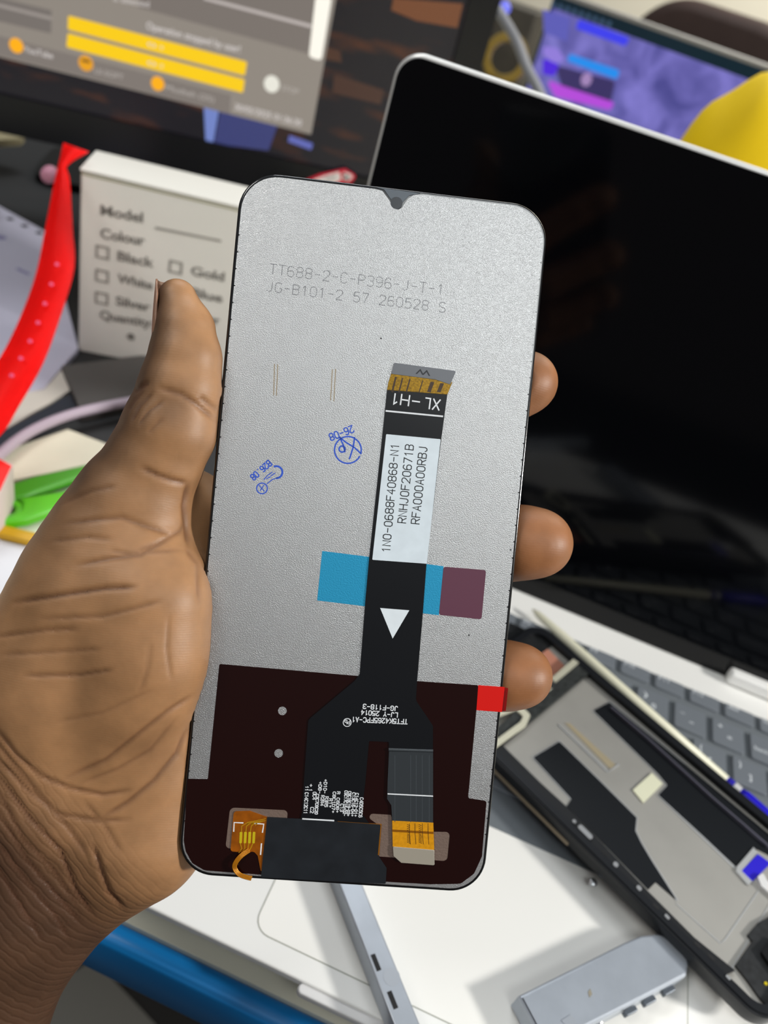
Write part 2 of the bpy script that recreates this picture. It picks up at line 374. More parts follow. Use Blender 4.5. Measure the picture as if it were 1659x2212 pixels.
# the upper end lifts a little from the plate
up = prism('cable_end', D.pts([(845, 807), (977, 826), (972, 838), (966, 853), (836, 843), (839, 826)]), z0, z1, M_gold_dark, disp)
trace = []
for x0, x1 in ((853, 857), (868, 871), (884, 887), (912, 914), (930, 938), (951, 959)):
    trace.append(D.pts([(x0, 813 + (x0 - 845) * .14), (x1, 813 + (x1 - 845) * .14), (x1 - 8, 848), (x0 - 8, 847)]))
prism('trace', trace, z1, z1 + .02 * MM, mat('trace_brown', '3a2408', .4), up)
prism('stiffener', rounded(D.pts([(851, 784), (985, 802), (972, 831), (940, 820), (845, 808)]), .0003), z0, z1 + .12 * MM, mat('grey_stiffener', '6c6f74', .4, .3), up)
texts('printed_mark', [('W', (931, 801), (899, 796), 12, .01)], mat('ink_dark', '26282c', .5), up, D, z1 + .13 * MM)
M_ink_w = mat('ink_white', 'e2e6ea', .5)
# label on the cable
lab = prism('label_sticker', rounded(D.pts([(834, 938), (951.5, 949), (921.5, 1217.5), (804, 1209)]), .0002), z1, z1 + .08 * MM, mat('white_label', 'd8e4ec', .42, 0, .5, vary=(260, .07)), disp)
zl = z1 + .082 * MM
pen_texts('label_text', [('1N0-0688F40868-N1', (842, 1193), (862, 960), 17, 2.0), ('RNHJ0F20671B', (876.5, 1130), (893.5, 962), 17.5, 2.0), ('RFA000A00RBJ', (905.5, 1132), (923, 966), 17.5, 2.0)],
          mat('ink_black', '101216', .5), lab, D, zl)
pen_texts('cable_print', [('X', (951, 864), (937, 862), 22, 3.0), ('L', (930, 861), (919, 859.5), 22, 3.0), ('-', (909, 857.5), (891, 855), 22, 3.0), ('H', (885, 854.5), (868, 852), 22, 3.0), ('1', (863, 852), (846, 849.5), 22, 3.0),
      ('TFT5K4265FPC-A1', (880, 1554), (761, 1549), 10, 2.0), ('LJ-Y 25014', (859, 1540), (781, 1534), 9.5, 2.0), ('JG-F118-3', (859, 1526), (785, 1521), 9.5, 2.0), ('Pb', (756, 1556), (745, 1555.5), 8, 1.5)],
      M_ink_w, cable, D, z1 + .012 * MM)
c = D.px(750, 1560)
prism('lead_free_ring', disc(*c, .00105, 28), z1, z1 + .02 * MM, M_ink_w, cable, holes=[disc(*c, .00087, 28)])
prism('white_line', [D.pts([(833, 886), (957, 898), (956.6, 901.5), (832.6, 889.5)])], z1, z1 + .02 * MM, M_ink_w, cable)
prism('arrow_mark', D.pts([(821, 1313), (884, 1318), (848, 1379)]), z1, z1 + .03 * MM, mat('arrow_white', 'dfe8ee', .45, vary=(300, .05)), cable)
cols = [(664, 'C14C12C11', 1757, 1712, 7), (664, '11', 1708, 1698, 6), (678, 'C2', 1755, 1743, 7), (681, '0C4', 1726, 1710, 7), (672, '1', 1708, 1704, 6), (672, '+', 1699, 1693, 7), (688, 'C3C7C8C20', 1757, 1714, 6), (692, '+D8-', 1712, 1687, 6.5), (703, '+D10-', 1711, 1681, 6.5),
        (699, 'R2R4', 1738, 1716, 6.5), (708, 'R3R5', 1740, 1718, 6.5), (717, 'R1+', 1741, 1722, 6.5), (724, 'C8C1D7+', 1752, 1707, 6), (733, 'R C6D8+', 1751, 1706, 6), (742, 'C13', 1748, 1732, 6.5), (749, 'C9C17C15+D2-', 1757, 1703, 6), (757, 'C9C18C19-D3+', 1757, 1704, 6),
        (766, 'C13C16-D4+', 1757, 1706, 6), (773, 'C14C12-D1+', 1757, 1707, 6), (783, 'C4D5C5C6', 1758, 1716, 7)]
for x, s_, yb, yt, hh in cols:
    pen_texts('component_mark', [(s_, (x - 8 + (1757 - yt) * .07, yt + (x - 664) * .06), (x - 8 + (1757 - yb) * .07, yb + (x - 664) * .06), hh, 1.5)], M_ink_w, cable, D, z1 + .012 * MM)

# folded tail with a second connector
zt0, zt1 = z1 + .05 * MM, z1 + .2 * MM
tail = prism('cable_tail', D.pts([(840, 1622), (935, 1624), (935, 1735), (935, 1776), (847, 1771), (845, 1738), (836, 1724), (837, 1690)]), zt0, zt1, M_flex_grey, disp)
fa, fb = D.px(839.5, 1620, zt1), D.px(935.5, 1623, zt1)
fold = tube_mesh([(fa[0], fa[1], zt0 - .12 * MM), (fb[0], fb[1], zt0 - .12 * MM)], .42 * MM, name='fold', smooth_path=False)
link('fold', fold, M_flex_grey, tail)
prism('white_line', D.pts([(837, 1712), (935, 1717), (935, 1719.5), (837, 1714.5)]), zt1, zt1 + .02 * MM, M_ink_w, tail)
lines = []
for x in (852, 886, 898, 911, 926): lines.append(D.pts([(x, 1630), (x + 1.3, 1630), (x + 1.3, 1774), (x, 1774)]))
prism('ridge', lines, zt1, zt1 + .012 * MM, mat('ridge_grey', '474d52', .3, .2), tail)
gold = prism('gold_contact_strip', D.pts([(847, 1771), (935.5, 1775.5), (937.5, 1834), (848, 1826.5)]), zt0, zt1 + .01 * MM, M_gold, tail)
tr = []
for x in (884, 896, 912, 924): tr.append(strip(D.pts([(x, 1777), (x, 1797), (x + 2, 1822)]), .00012))
for x in (880, 905):
    for j in range(6): tr.append(strip(D.pts([(x - 1, 1779 + j * 4), (x + 5, 1782 + j * 4)]), .00012)); tr.append(strip(D.pts([(x - 1, 1802 + j * 3), (x + 6, 1805 + j * 3)]), .00012))
prism('trace', tr, zt1 + .01 * MM, zt1 + .025 * MM, mat('trace_brown', '3a2408', .4), gold)
prism('gold_fold_line', D.pts([(847, 1790), (936, 1795), (936, 1800), (847, 1795)]), zt1 + .01 * MM, zt1 + .02 * MM, mat('gold_shade', '9c6008', .35, .4), gold)
prism('connector_plate', rounded(D.pts([(848, 1826.5), (937.5, 1834), (938, 1867), (866, 1861.5), (849.5, 1847)]), .0003), zt0, zt1 + .18 * MM, mat('connector_plate', 'a9a294', .4, .25), tail, bevel=.00008)

# black tape over the driver board
M_tape = mat('black_tape', '1d2126', .30, 0, .5, vary=(180, .25), bump=(220, .12, .0004))
tape = prism('board_tape', rounded(D.pts([(578, 1764), (650, 1768), (822, 1780), (816, 1846), (835, 1874), (833, 1908), (564, 1894), (568, 1850)]), .0003), .10 * MM, .34 * MM, M_tape, disp)
prism('board_edge', D.pts([(729, 1773), (800, 1778), (824, 1779.5), (819, 1846), (815, 1846), (818, 1784), (729, 1777)]), .08 * MM, .30 * MM, mat('gold_shade', '9c6008', .35, .4), disp)
prism('white_line', D.pts([(653, 1766), (722, 1770), (722, 1773), (653, 1769)]), .34 * MM, .36 * MM, M_ink_w, tape)

# little gold touch ribbon with its curling tail
touch = prism('touch_ribbon', rounded(D.pts([(505, 1752), (540, 1751), (577, 1764), (567, 1882), (563, 1880), (557, 1848), (548, 1838), (532, 1842), (498, 1838)]), [.0008, .0003, 0, .0003, .0003, .001, .001, .0005, .0006], 5), .06 * MM, .18 * MM, mat('amber_flex', 'a85a08', .28, .3, .5, vary=(420, .3)), disp)
pads = [rounded(D.pts([(x, 1796), (x + 6, 1796.5), (x + 4.5, 1821), (x - 1, 1820.5)]), .0002) for x in (518, 527.5, 537, 546)]
prism('contact_pads', pads, .18 * MM, .24 * MM, mat('bright_gold', 'e6cf22', .3, .4), touch)
prism('corner_marks', [strip(D.pts([(505, 1796), (506, 1776), (526, 1777)]), .0003), strip(D.pts([(550, 1778), (570, 1779.5), (567, 1798)]), .0003), strip(D.pts([(565, 1821), (563, 1846)]), .0003)], .18 * MM, .2 * MM, M_ink_w, touch)
tlp = []
for i, x in enumerate((518, 527.5, 537, 546)):
    tlp.append(strip(D.pts([(x + 1, 1820), (x + (i - 1.5) * -3, 1832), (x - 2 - i * 3, 1842)]), .00025))
    tlp.append(strip(D.pts([(x + 4, 1796), (x + 4 + i, 1784), (535 + i * 8, 1776), (575, 1768 + i)]), .00022))
prism('trace', tlp, .18 * MM, .2 * MM, mat('trace_gold', 'd09a18', .3, .4), touch)
tp = D.pts([(538, 1838), (524, 1845), (511, 1858), (506, 1870), (511, 1882), (523, 1893), (543, 1899)], .0006)
ms = []
for i in range(4):
    o_ = (i - 1.5) * .00028
    pl = []
    for j, p in enumerate(tp):
        d_ = np.array(tp[min(j + 1, 6)]) - np.array(tp[max(j - 1, 0)]); d_ /= np.linalg.norm(d_)
        pl.append((p[0] - d_[1] * o_, p[1] + d_[0] * o_, (.25 + .9 * math.sin(j / 6 * math.pi)) * MM))
    ms.append(tube_mesh(pl, .00017, res=2))
link('touch_tail', join_meshes(ms, 'touch_tail'), mat('amber_tail', 'b8750c', .3, .4), touch)
for me in (touch.children[-1].data,): smooth(me)

# red pull tab at the right edge
red = mat('red_pull_film', 'd5140c', .28, 0, .5)
prism('pull_tab', D.pts([(1033, 1480), (1090, 1484), (1084, 1538), (1029, 1534)]), 0, .10 * MM, red, disp)
# faint printing, scratches and stamps on the foil
pen_texts('dot_print', [('TT688-2-C-P396-J-T-1', (582, 592), (957, 637), 22, 2.0), ('JG-B101-2 57 260528 S', (575, 629), (961, 675), 21, 2.0)], mat('faint_ink', '8d8f92', .5, .5), disp, D, .012 * MM, dotted=True)
scr = []
for (x, y), (u, v) in (((593, 786), (591, 854)), ((600, 787), (597, 855)), ((718, 798), (714, 865)), ((725, 797), (721, 867))):
    scr.append(strip(D.pts([(x, y), (u, v)]), .00018))
prism('scratches', scr, 0, .01 * MM, mat('tan_scratch', 'a08d68', .5, .5), disp)
for x, y in ((823, 731), (1103, 1188), (1013, 1372)):
    c = D.px(x, y); prism('speck', disc(c[0], c[1], .00022, 8), 0, .02 * MM, mat('ink_dark', '26282c', .5), disp)
M_stamp = mat('stamp_blue', '2a56c8', .5)
c = D.px(751.5, 972)
circ = lambda x, y, r_, t0=0, t1=2 * math.pi, n=28: [(x + r_ * math.cos(t), y + r_ * math.sin(t)) for t in np.linspace(t0, t1, n)]
zs_ = .012 * MM
pen_lines('stamp', [circ(751.5, 972, 29, .5, 6.5)], 3.2, M_stamp, disp, D, zs_)
pen_lines('stamp', [[(734, 945), (748, 956), (766, 967), (780, 980)], [(766, 945), (763, 966), (755, 991)], [(734, 945), (742, 962), (745, 976)], circ(739, 970, 6.5)], 3.4, M_stamp, disp, D, zs_)
pen_texts('stamp_date', [('26-08', (760, 919), (710, 938), 15, 2.6), ('B26.08', (579, 994), (540, 1028), 13, 2.6)], M_stamp, disp, D, zs_)
pen_lines('stamp', [circ(566, 1055, 11.5)], 2.6, M_stamp, disp, D, zs_)
pen_lines('stamp', [[(560, 1049), (571, 1061)], [(570, 1048), (562, 1060)], [(577, 1045), (588, 1036), (600, 1032)], [(570, 1036), (578, 1027), (588, 1020)], [(576, 1034), (584, 1030)], [(585, 1028), (594, 1022)]], 2.0, M_stamp, disp, D, zs_)
pen_lines('stamp', [circ(597, 1020, 13, -1.9, 1.5, 14)], 4.2, M_stamp, disp, D, zs_)

# ------------------------------------------------------------------ hand (one continuous body, built as a smooth solid in display coordinates, mm)
def hp(px, py, z):
    l = D.px(px, py, z * MM); return np.array([l[0] * 1000, l[1] * 1000, z])
def px_mm(z): return F / (191.7 - z)          # pixels per mm at that height above the display
VOX = 0.62
lo = hp(-330, 2640, -25) ; lo[2] = -58
hi = np.array([hp(1275, 1000, -12)[0], hp(380, 585, 2)[1], 16.0])
dims = np.ceil((hi - lo) / VOX).astype(int)
gx, gy, gz = [(lo[i] + VOX * np.arange(dims[i])).astype(np.float32) for i in range(3)]
sdf = np.full(dims, 30.0, np.float32)
def cone(p, q, k=3.0, zs=1.0):
    """tapered limb from p to q (px, py, z mm, radius px), blended into the body; zs squashes depth"""
    A, B = hp(*p[:3]), hp(*q[:3]); ra, rb = p[3] / px_mm(p[2]), q[3] / px_mm(q[2])
    m_ = max(ra, rb) + k + 3
    s0 = np.maximum(((np.minimum(A, B) - m_ - lo) / VOX).astype(int), 0); s1 = np.minimum(((np.maximum(A, B) + m_ - lo) / VOX).astype(int) + 2, dims)
    if np.any(s1 <= s0): return
    X = gx[s0[0]:s1[0], None, None]; Y = gy[None, s0[1]:s1[1], None]; Z = gz[None, None, s0[2]:s1[2]]
    d = B - A; dd = d @ d
    t = np.clip(((X - A[0]) * d[0] + (Y - A[1]) * d[1] + (Z - A[2]) * d[2]) / dd, 0, 1)
    e = np.sqrt((X - A[0] - t * d[0]) ** 2 + (Y - A[1] - t * d[1]) ** 2 + ((Z - A[2] - t * d[2]) / zs) ** 2) - (ra + t * (rb - ra))
    sub = sdf[s0[0]:s1[0], s0[1]:s1[1], s0[2]:s1[2]]
    h = np.maximum(k - np.abs(sub - e), 0) / k
    sub[...] = np.minimum(sub, e) - h * h * k * .25
def chain(L, k=3.0, zs=1.0):
    for p, q in zip(L, L[1:]): cone(p, q, k, zs)
# thumb
chain([(383, 645, .5, 42), (398, 710, 1, 63), (400, 772, 1, 76), (391, 835, .5, 87), (367, 925, -.5, 99), (332, 1000, -2, 101), (288, 1090, -4, 122), (263, 1180, -6, 159)], 1.2, .88)
# ball of the thumb and wrist
chain([(263, 1180, -6, 159), (246, 1290, -8, 206), (160, 1480, -11, 204)], 2.5, .80)
chain([(160, 1480, -11, 204), (105, 1700, -17, 225)], 9, .78)
chain([(333, 1300, 1.5, 121), (318, 1415, .5, 117), (296, 1500, -2.5, 116), (276, 1600, -8, 120), (268, 1700, -13, 130)], 7, .9)
chain([(105, 1700, -17, 225), (60, 1880, -18, 185), (-20, 2000, -19, 182), (-130, 2200, -20, 203), (-230, 2500, -21, 225)], 9, .82)
chain([(325, 1570, -8, 104), (312, 1680, -10, 116), (292, 1785, -11, 142)], 7, .85)
chain([(285, 1790, -14, 150), (200, 1830, -18, 148), (60, 1900, -18, 180)], 7, .85)
# palm behind the display and the web
chain([(200, 1600, -26, 140), (520, 1180, -32, 92)], 9)
chain([(200, 1640, -26, 140), (540, 1330, -33, 90)], 9)
chain([(240, 1700, -25, 130), (545, 1470, -32, 86)], 9)
chain([(290, 1770, -22, 125), (530, 1600, -30, 78)], 9)
chain([(300, 1080, -12, 96), (400, 1110, -22, 84), (500, 1160, -30, 84)], 8)
# fingers: knuckle, middle joint, end joint, tip
chain([(520, 1180, -32, 88), (830, 965, -34, 80), (1020, 875, -17, 74), (1100, 836, -10.6, 70), (1137, 826, -10.2, 68)], 3)
chain([(540, 1330, -33, 90), (870, 1205, -37, 82), (1060, 1182, -18, 78), (1125, 1172, -11.6, 77), (1163, 1173, -11.2, 75)], 3)
chain([(545, 1470, -32, 84), (840, 1440, -36, 78), (1010, 1452, -18, 74), (1085, 1459, -11.2, 72), (1124, 1460, -10.8, 70)], 3)
chain([(530, 1600, -30, 76), (740, 1645, -33, 68), (880, 1690, -17, 64), (930, 1704, -10.0, 60), (960, 1710, -9.8, 58)], 3)
# flesh gives way to the display it holds
X = np.maximum(np.abs(gx) - DW * 500 + .5, -50)[:, None, None]; Y = (np.abs(gy) - DL * 500)[None, :, None]; Z = (np.abs(gz + .75) - 1.75)[None, None, :]
rr = 8.5
qx = np.maximum(np.abs(gx)[:, None] - (DW * 500 - rr), 0); qy = np.maximum(np.abs(gy)[None, :] - (DL * 500 - rr), 0)
d2 = (np.sqrt(qx ** 2 + qy ** 2) - rr + np.minimum(np.maximum(np.abs(gx)[:, None] - (DW * 500 - rr), np.abs(gy)[None, :] - (DL * 500 - rr)), 0)).astype(np.float32)
slab = np.maximum(d2[:, :, None], Z) - .12
sdf = np.maximum(sdf, -slab)
for ax_ in range(3):
    for e_ in (0, -1):
        sl_ = [slice(None)] * 3; sl_[ax_] = e_; sdf[tuple(sl_)] = .5
    for e_ in (1, -2):
        sl_ = [slice(None)] * 3; sl_[ax_] = e_; sdf[tuple(sl_)] = np.maximum(sdf[tuple(sl_)], .3)
def surface_nets(f):
    nx, ny, nz = f.shape; sg = f < 0
    c = np.zeros((nx - 1, ny - 1, nz - 1), np.uint8)
    for i in (0, 1):
        for j in (0, 1):
            for k in (0, 1): c += sg[i:nx - 1 + i, j:ny - 1 + j, k:nz - 1 + k]
    cell = np.argwhere((c > 0) & (c < 8)); idx = -np.ones(c.shape, np.int64); idx[tuple(cell.T)] = np.arange(len(cell))
    acc = np.zeros((len(cell), 3)); cnt = np.zeros(len(cell))
    cor = [(i, j, k) for i in (0, 1) for j in (0, 1) for k in (0, 1)]
    for a in cor:
        for b in cor:
            if sum(abs(a[i] - b[i]) for i in range(3)) == 1 and a < b:
                va = f[tuple((cell + a).T)]; vb = f[tuple((cell + b).T)]; m = (va < 0) != (vb < 0)
                t = np.where(m, va / np.where(m, va - vb, 1), 0)
                P = np.array(a) + t[:, None] * (np.array(b) - np.array(a)); acc[m] += P[m]; cnt[m] += 1
    V = cell + acc / cnt[:, None]
    faces = []
    for ax in range(3):
        u, w = (ax + 1) % 3, (ax + 2) % 3
        s0 = [slice(None)] * 3; s1 = [slice(None)] * 3; s0[ax] = slice(0, -1); s1[ax] = slice(1, None)
        A, B = sg[tuple(s0)], sg[tuple(s1)]
        e = np.argwhere(A != B); keep = (e[:, u] > 0) & (e[:, w] > 0) & (e[:, u] < f.shape[u] - 1) & (e[:, w] < f.shape[w] - 1); e = e[keep]
        fl_ = A[tuple(e.T)]
        def cid(du, dw):
            g = e.copy(); g[:, u] -= du; g[:, w] -= dw; return idx[tuple(g.T)]
        Q = np.stack([cid(0, 0), cid(1, 0), cid(1, 1), cid(0, 1)], 1)
        Q[~fl_] = Q[~fl_][:, ::-1]; faces.append(Q)
    return V, np.concatenate(faces)
V, Q = surface_nets(sdf); del sdf
V = lo + VOX * V
# light smoothing along the mesh
def relax(V, Q, it, w):
    e = np.concatenate([Q[:, [0, 1]], Q[:, [1, 2]], Q[:, [2, 3]], Q[:, [3, 0]]]); e = np.concatenate([e, e[:, ::-1]])
    n = np.bincount(e[:, 0], minlength=len(V)).astype(float)
    for _ in range(it):
        s = np.stack([np.bincount(e[:, 0], V[e[:, 1], i], len(V)) for i in range(3)], 1) / n[:, None]
        V = V + w * (s - V)
    return V
V = relax(V, Q, 4, .5)
def normals(V, Q):
    n = np.cross(V[Q[:, 2]] - V[Q[:, 0]], V[Q[:, 3]] - V[Q[:, 1]]); out = np.zeros_like(V)
    for i in range(4):
        for a in range(3): out[:, a] += np.bincount(Q[:, i], n[:, a], len(V))
    return out / (np.linalg.norm(out, axis=1)[:, None] + 1e-9)
Nn = normals(V, Q)
CREASES = [
 ([(305, 1010), (338, 1026), (366, 1036), (407, 1045)], .55, .6), ([(345, 838), (391, 851), (423, 872), (466, 908)], .45, .6), ([(431, 859), (470, 886)], .4, .6), ([(289, 847), (321, 825)], .5, .6),
 ([(330, 848), (302, 878), (284, 912)], .35, .42), ([(352, 866), (322, 888), (300, 918)], .3, .42), ([(312, 842), (290, 866), (276, 888)], .3, .42), ([(350, 905), (320, 935)], .25, .42), ([(138, 1132), (212, 1122), (262, 1118), (322, 1140), (372, 1155)], .4, .6), ([(293, 1191), (346, 1171), (391, 1146), (407, 1122)], .4, .6), ([(407, 1045), (398, 1093), (402, 1134), (408, 1179)], .7, .7),
 ([(166, 1221), (241, 1206), (302, 1198), (342, 1175), (372, 1157)], .45, .6), ([(236, 1190), (281, 1195), (392, 1188)], .3, .5), ([(30, 1301), (126, 1286), (226, 1271), (292, 1268)], .6, .6),
 ([(85, 1336), (221, 1331), (302, 1311), (347, 1299)], .35, .5), ([(-10, 1376), (95, 1361), (166, 1359)], .4, .5), ([(0, 1414), (136, 1407), (216, 1402)], .3, .5), ([(50, 1459), (171, 1458), (241, 1447)], .45, .5),
 ([(141, 1681), (226, 1643), (302, 1583), (362, 1537), (417, 1502)], .45, .6), ([(171, 1693), (251, 1663), (322, 1623), (382, 1552)], .3, .5), ([(216, 1769), (276, 1733), (332, 1688), (382, 1628), (407, 1568)], .5, .6),
 ([(-20, 1560), (35, 1633), (90, 1678), (151, 1703), (221, 1718), (281, 1708)], .5, .55), ([(-20, 1625), (60, 1708), (126, 1759), (216, 1774), (280, 1770)], .45, .5), ([(201, 1824), (221, 1889), (236, 1929), (266, 1962)], .8, .55),
 ([(-10, 1668), (65, 1769), (131, 1839), (166, 1929), (201, 1975)], .6, .5), ([(-10, 1700), (50, 1814), (111, 1874), (166, 1955)], .4, .42), ([(-10, 1745), (60, 1860), (131, 1944), (176, 1995)], .4, .42),
 ([(-20, 1800), (65, 1914), (120, 1980), (150, 2030)], .35, .42), ([(-20, 1850), (40, 1950), (90, 2030)], .35, .6), ([(-20, 1590), (60, 1690), (150, 1790), (190, 1850)], .4, .6),
 ([(402, 1185), (427, 1216), (430, 1301)], .4, .6), ([(130, 1090), (200, 1060), (250, 1050)], .25, .5), ([(110, 1170), (190, 1160), (240, 1165)], .3, .5), ([(180, 1730), (230, 1790), (260, 1840)], .3, .5), ([(120, 1560), (220, 1540), (330, 1490)], .2, .5),
 ([(300, 1500), (320, 1440), (325, 1390)], .2, .5), ([(370, 1470), (360, 1400), (365, 1330)], .2, .5),
]
Wp = (V / 1000) @ D.R.T + D.o; cc = (Wp - CL) @ CR
PX = np.stack([W / 2 + F * cc[:, 0] / -cc[:, 2], H / 2 - F * cc[:, 1] / -cc[:, 2]], 1)
facing = np.clip(Nn[:, 2] * 2.0, 0, 1)
crease = np.zeros(len(V)); disp_ = np.zeros(len(V))
for L, dep, wd in CREASES:
    L = np.array(L, float); wpx = wd * 9
    best = np.full(len(V), 1e9); along = np.zeros(len(V))
    m_ = (PX[:, 0] > L[:, 0].min() - 40) & (PX[:, 0] < L[:, 0].max() + 40) & (PX[:, 1] > L[:, 1].min() - 40) & (PX[:, 1] < L[:, 1].max() + 40)
    P = PX[m_]; bb = np.full(len(P), 1e9); al = np.zeros(len(P)); n_ = len(L) - 1
    for i in range(n_):
        d = L[i + 1] - L[i]; t = np.clip(((P - L[i]) @ d) / (d @ d), 0, 1); dist = np.linalg.norm(P - L[i] - t[:, None] * d, axis=1)
        s_ = dist < bb; bb[s_] = dist[s_]; al[s_] = ((i + t) / n_)[s_]
    fade = np.clip(np.minimum(al, 1 - al) * 6 + .25, 0, 1)
    g = np.exp(-(bb / wpx) ** 2) * fade * facing[m_]
    crease[m_] = np.maximum(crease[m_], g * min(1, dep * 1.5)); disp_[m_] = np.maximum(disp_[m_], g * dep)
V = V - Nn * disp_[:, None]
# pigment: pale palm, darker back and wrist; wrist also carries painted shade
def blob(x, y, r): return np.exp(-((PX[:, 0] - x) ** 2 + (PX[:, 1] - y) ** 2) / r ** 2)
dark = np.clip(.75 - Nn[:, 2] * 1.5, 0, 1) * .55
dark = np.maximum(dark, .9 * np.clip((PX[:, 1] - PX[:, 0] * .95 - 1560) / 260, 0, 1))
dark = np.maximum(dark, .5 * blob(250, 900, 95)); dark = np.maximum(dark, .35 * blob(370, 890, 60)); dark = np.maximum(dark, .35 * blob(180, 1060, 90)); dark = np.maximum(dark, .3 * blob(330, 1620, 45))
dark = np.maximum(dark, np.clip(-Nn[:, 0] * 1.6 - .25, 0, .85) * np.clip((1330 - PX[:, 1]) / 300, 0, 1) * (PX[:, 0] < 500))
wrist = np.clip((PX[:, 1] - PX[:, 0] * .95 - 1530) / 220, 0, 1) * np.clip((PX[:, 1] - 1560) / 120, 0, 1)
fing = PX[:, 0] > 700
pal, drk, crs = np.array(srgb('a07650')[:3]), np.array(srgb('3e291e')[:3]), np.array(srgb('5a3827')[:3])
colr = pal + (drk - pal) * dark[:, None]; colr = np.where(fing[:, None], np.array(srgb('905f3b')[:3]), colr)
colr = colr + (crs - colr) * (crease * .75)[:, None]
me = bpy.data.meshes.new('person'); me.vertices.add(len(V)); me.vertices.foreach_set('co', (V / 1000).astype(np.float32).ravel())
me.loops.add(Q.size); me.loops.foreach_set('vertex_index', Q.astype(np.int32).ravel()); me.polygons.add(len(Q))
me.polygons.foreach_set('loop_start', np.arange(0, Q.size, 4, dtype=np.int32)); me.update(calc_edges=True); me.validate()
ca = me.color_attributes.new('pigment_shade', 'FLOAT_COLOR', 'POINT')
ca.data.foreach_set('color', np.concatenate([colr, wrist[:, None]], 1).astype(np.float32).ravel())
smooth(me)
skin = mat('skin', 'b07f59', .50, 0, .45)
nt = skin.node_tree; bs = nt.nodes['Principled BSDF']
at_ = nt.nodes.new('ShaderNodeAttribute'); at_.attribute_name = 'pigment_shade'
tc = nt.nodes.new('ShaderNodeTexCoord')
nz = nt.nodes.new('ShaderNodeTexNoise'); nz.inputs['Scale'].default_value = 130; nz.inputs['Detail'].default_value = 6; nt.links.new(tc.outputs['Object'], nz.inputs['Vector'])
mr = nt.nodes.new('ShaderNodeMapRange'); mr.inputs[1].default_value = .3; mr.inputs[2].default_value = .7; mr.inputs[3].default_value = .84; mr.inputs[4].default_value = 1.12; nt.links.new(nz.outputs[0], mr.inputs[0])
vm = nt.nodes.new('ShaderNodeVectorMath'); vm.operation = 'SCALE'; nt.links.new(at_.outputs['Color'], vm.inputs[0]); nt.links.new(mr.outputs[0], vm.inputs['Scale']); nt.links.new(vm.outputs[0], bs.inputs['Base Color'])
wv = nt.nodes.new('ShaderNodeTexWave'); wv.inputs['Scale'].default_value = 560; wv.inputs['Distortion'].default_value = 22; wv.inputs['Detail'].default_value = 2; wv.inputs['Detail Scale'].default_value = .12; wv.bands_direction = 'Y'; nt.links.new(tc.outputs['Object'], wv.inputs['Vector'])
n2 = nt.nodes.new('ShaderNodeTexNoise'); n2.inputs['Scale'].default_value = 650; n2.inputs['Detail'].default_value = 5; nt.links.new(tc.outputs['Object'], n2.inputs['Vector'])
ad = nt.nodes.new('ShaderNodeMath'); ad.operation = 'MULTIPLY_ADD'; ad.inputs[1].default_value = .14; nt.links.new(wv.outputs['Fac'], ad.inputs[0]); nt.links.new(n2.outputs[0], ad.inputs[2])
bp = nt.nodes.new('ShaderNodeBump'); bp.inputs['Strength'].default_value = .16; bp.inputs['Distance'].default_value = .00022; nt.links.new(ad.outputs[0], bp.inputs['Height']); nt.links.new(bp.outputs[0], bs.inputs['Normal'])
rt_ = nt.nodes.new('ShaderNodeMapping'); rt_.inputs['Rotation'].default_value = (0, 0, math.radians(-38)); nt.links.new(tc.outputs['Object'], rt_.inputs['Vector'])
w2 = nt.nodes.new('ShaderNodeTexWave'); w2.inputs['Scale'].default_value = 165; w2.inputs['Distortion'].default_value = 5; w2.inputs['Detail'].default_value = 3; w2.inputs['Detail Scale'].default_value = .9; nt.links.new(rt_.outputs[0], w2.inputs['Vector'])
pw_ = nt.nodes.new('ShaderNodeMath'); pw_.operation = 'POWER'; pw_.inputs[1].default_value = 3; nt.links.new(w2.outputs['Fac'], pw_.inputs[0])
m2_ = nt.nodes.new('ShaderNodeMath'); m2_.operation = 'MULTIPLY'; nt.links.new(pw_.outputs[0], m2_.inputs[0]); nt.links.new(at_.outputs['Alpha'], m2_.inputs[1])
b2_ = nt.nodes.new('ShaderNodeBump'); b2_.inputs['Strength'].default_value = .22; b2_.inputs['Distance'].default_value = .00045; b2_.invert = True; nt.links.new(m2_.outputs[0], b2_.inputs['Height']); nt.links.new(b2_.outputs[0], bp.inputs['Normal'])
bs.inputs['Subsurface Weight'].default_value = .08; bs.inputs['Subsurface Radius'].default_value = (1, .35, .2); bs.inputs['Subsurface Scale'].default_value = .0015
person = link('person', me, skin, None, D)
tag(person, 'bare left hand and wrist gripping the phone screen, thumb along its left edge', 'person')
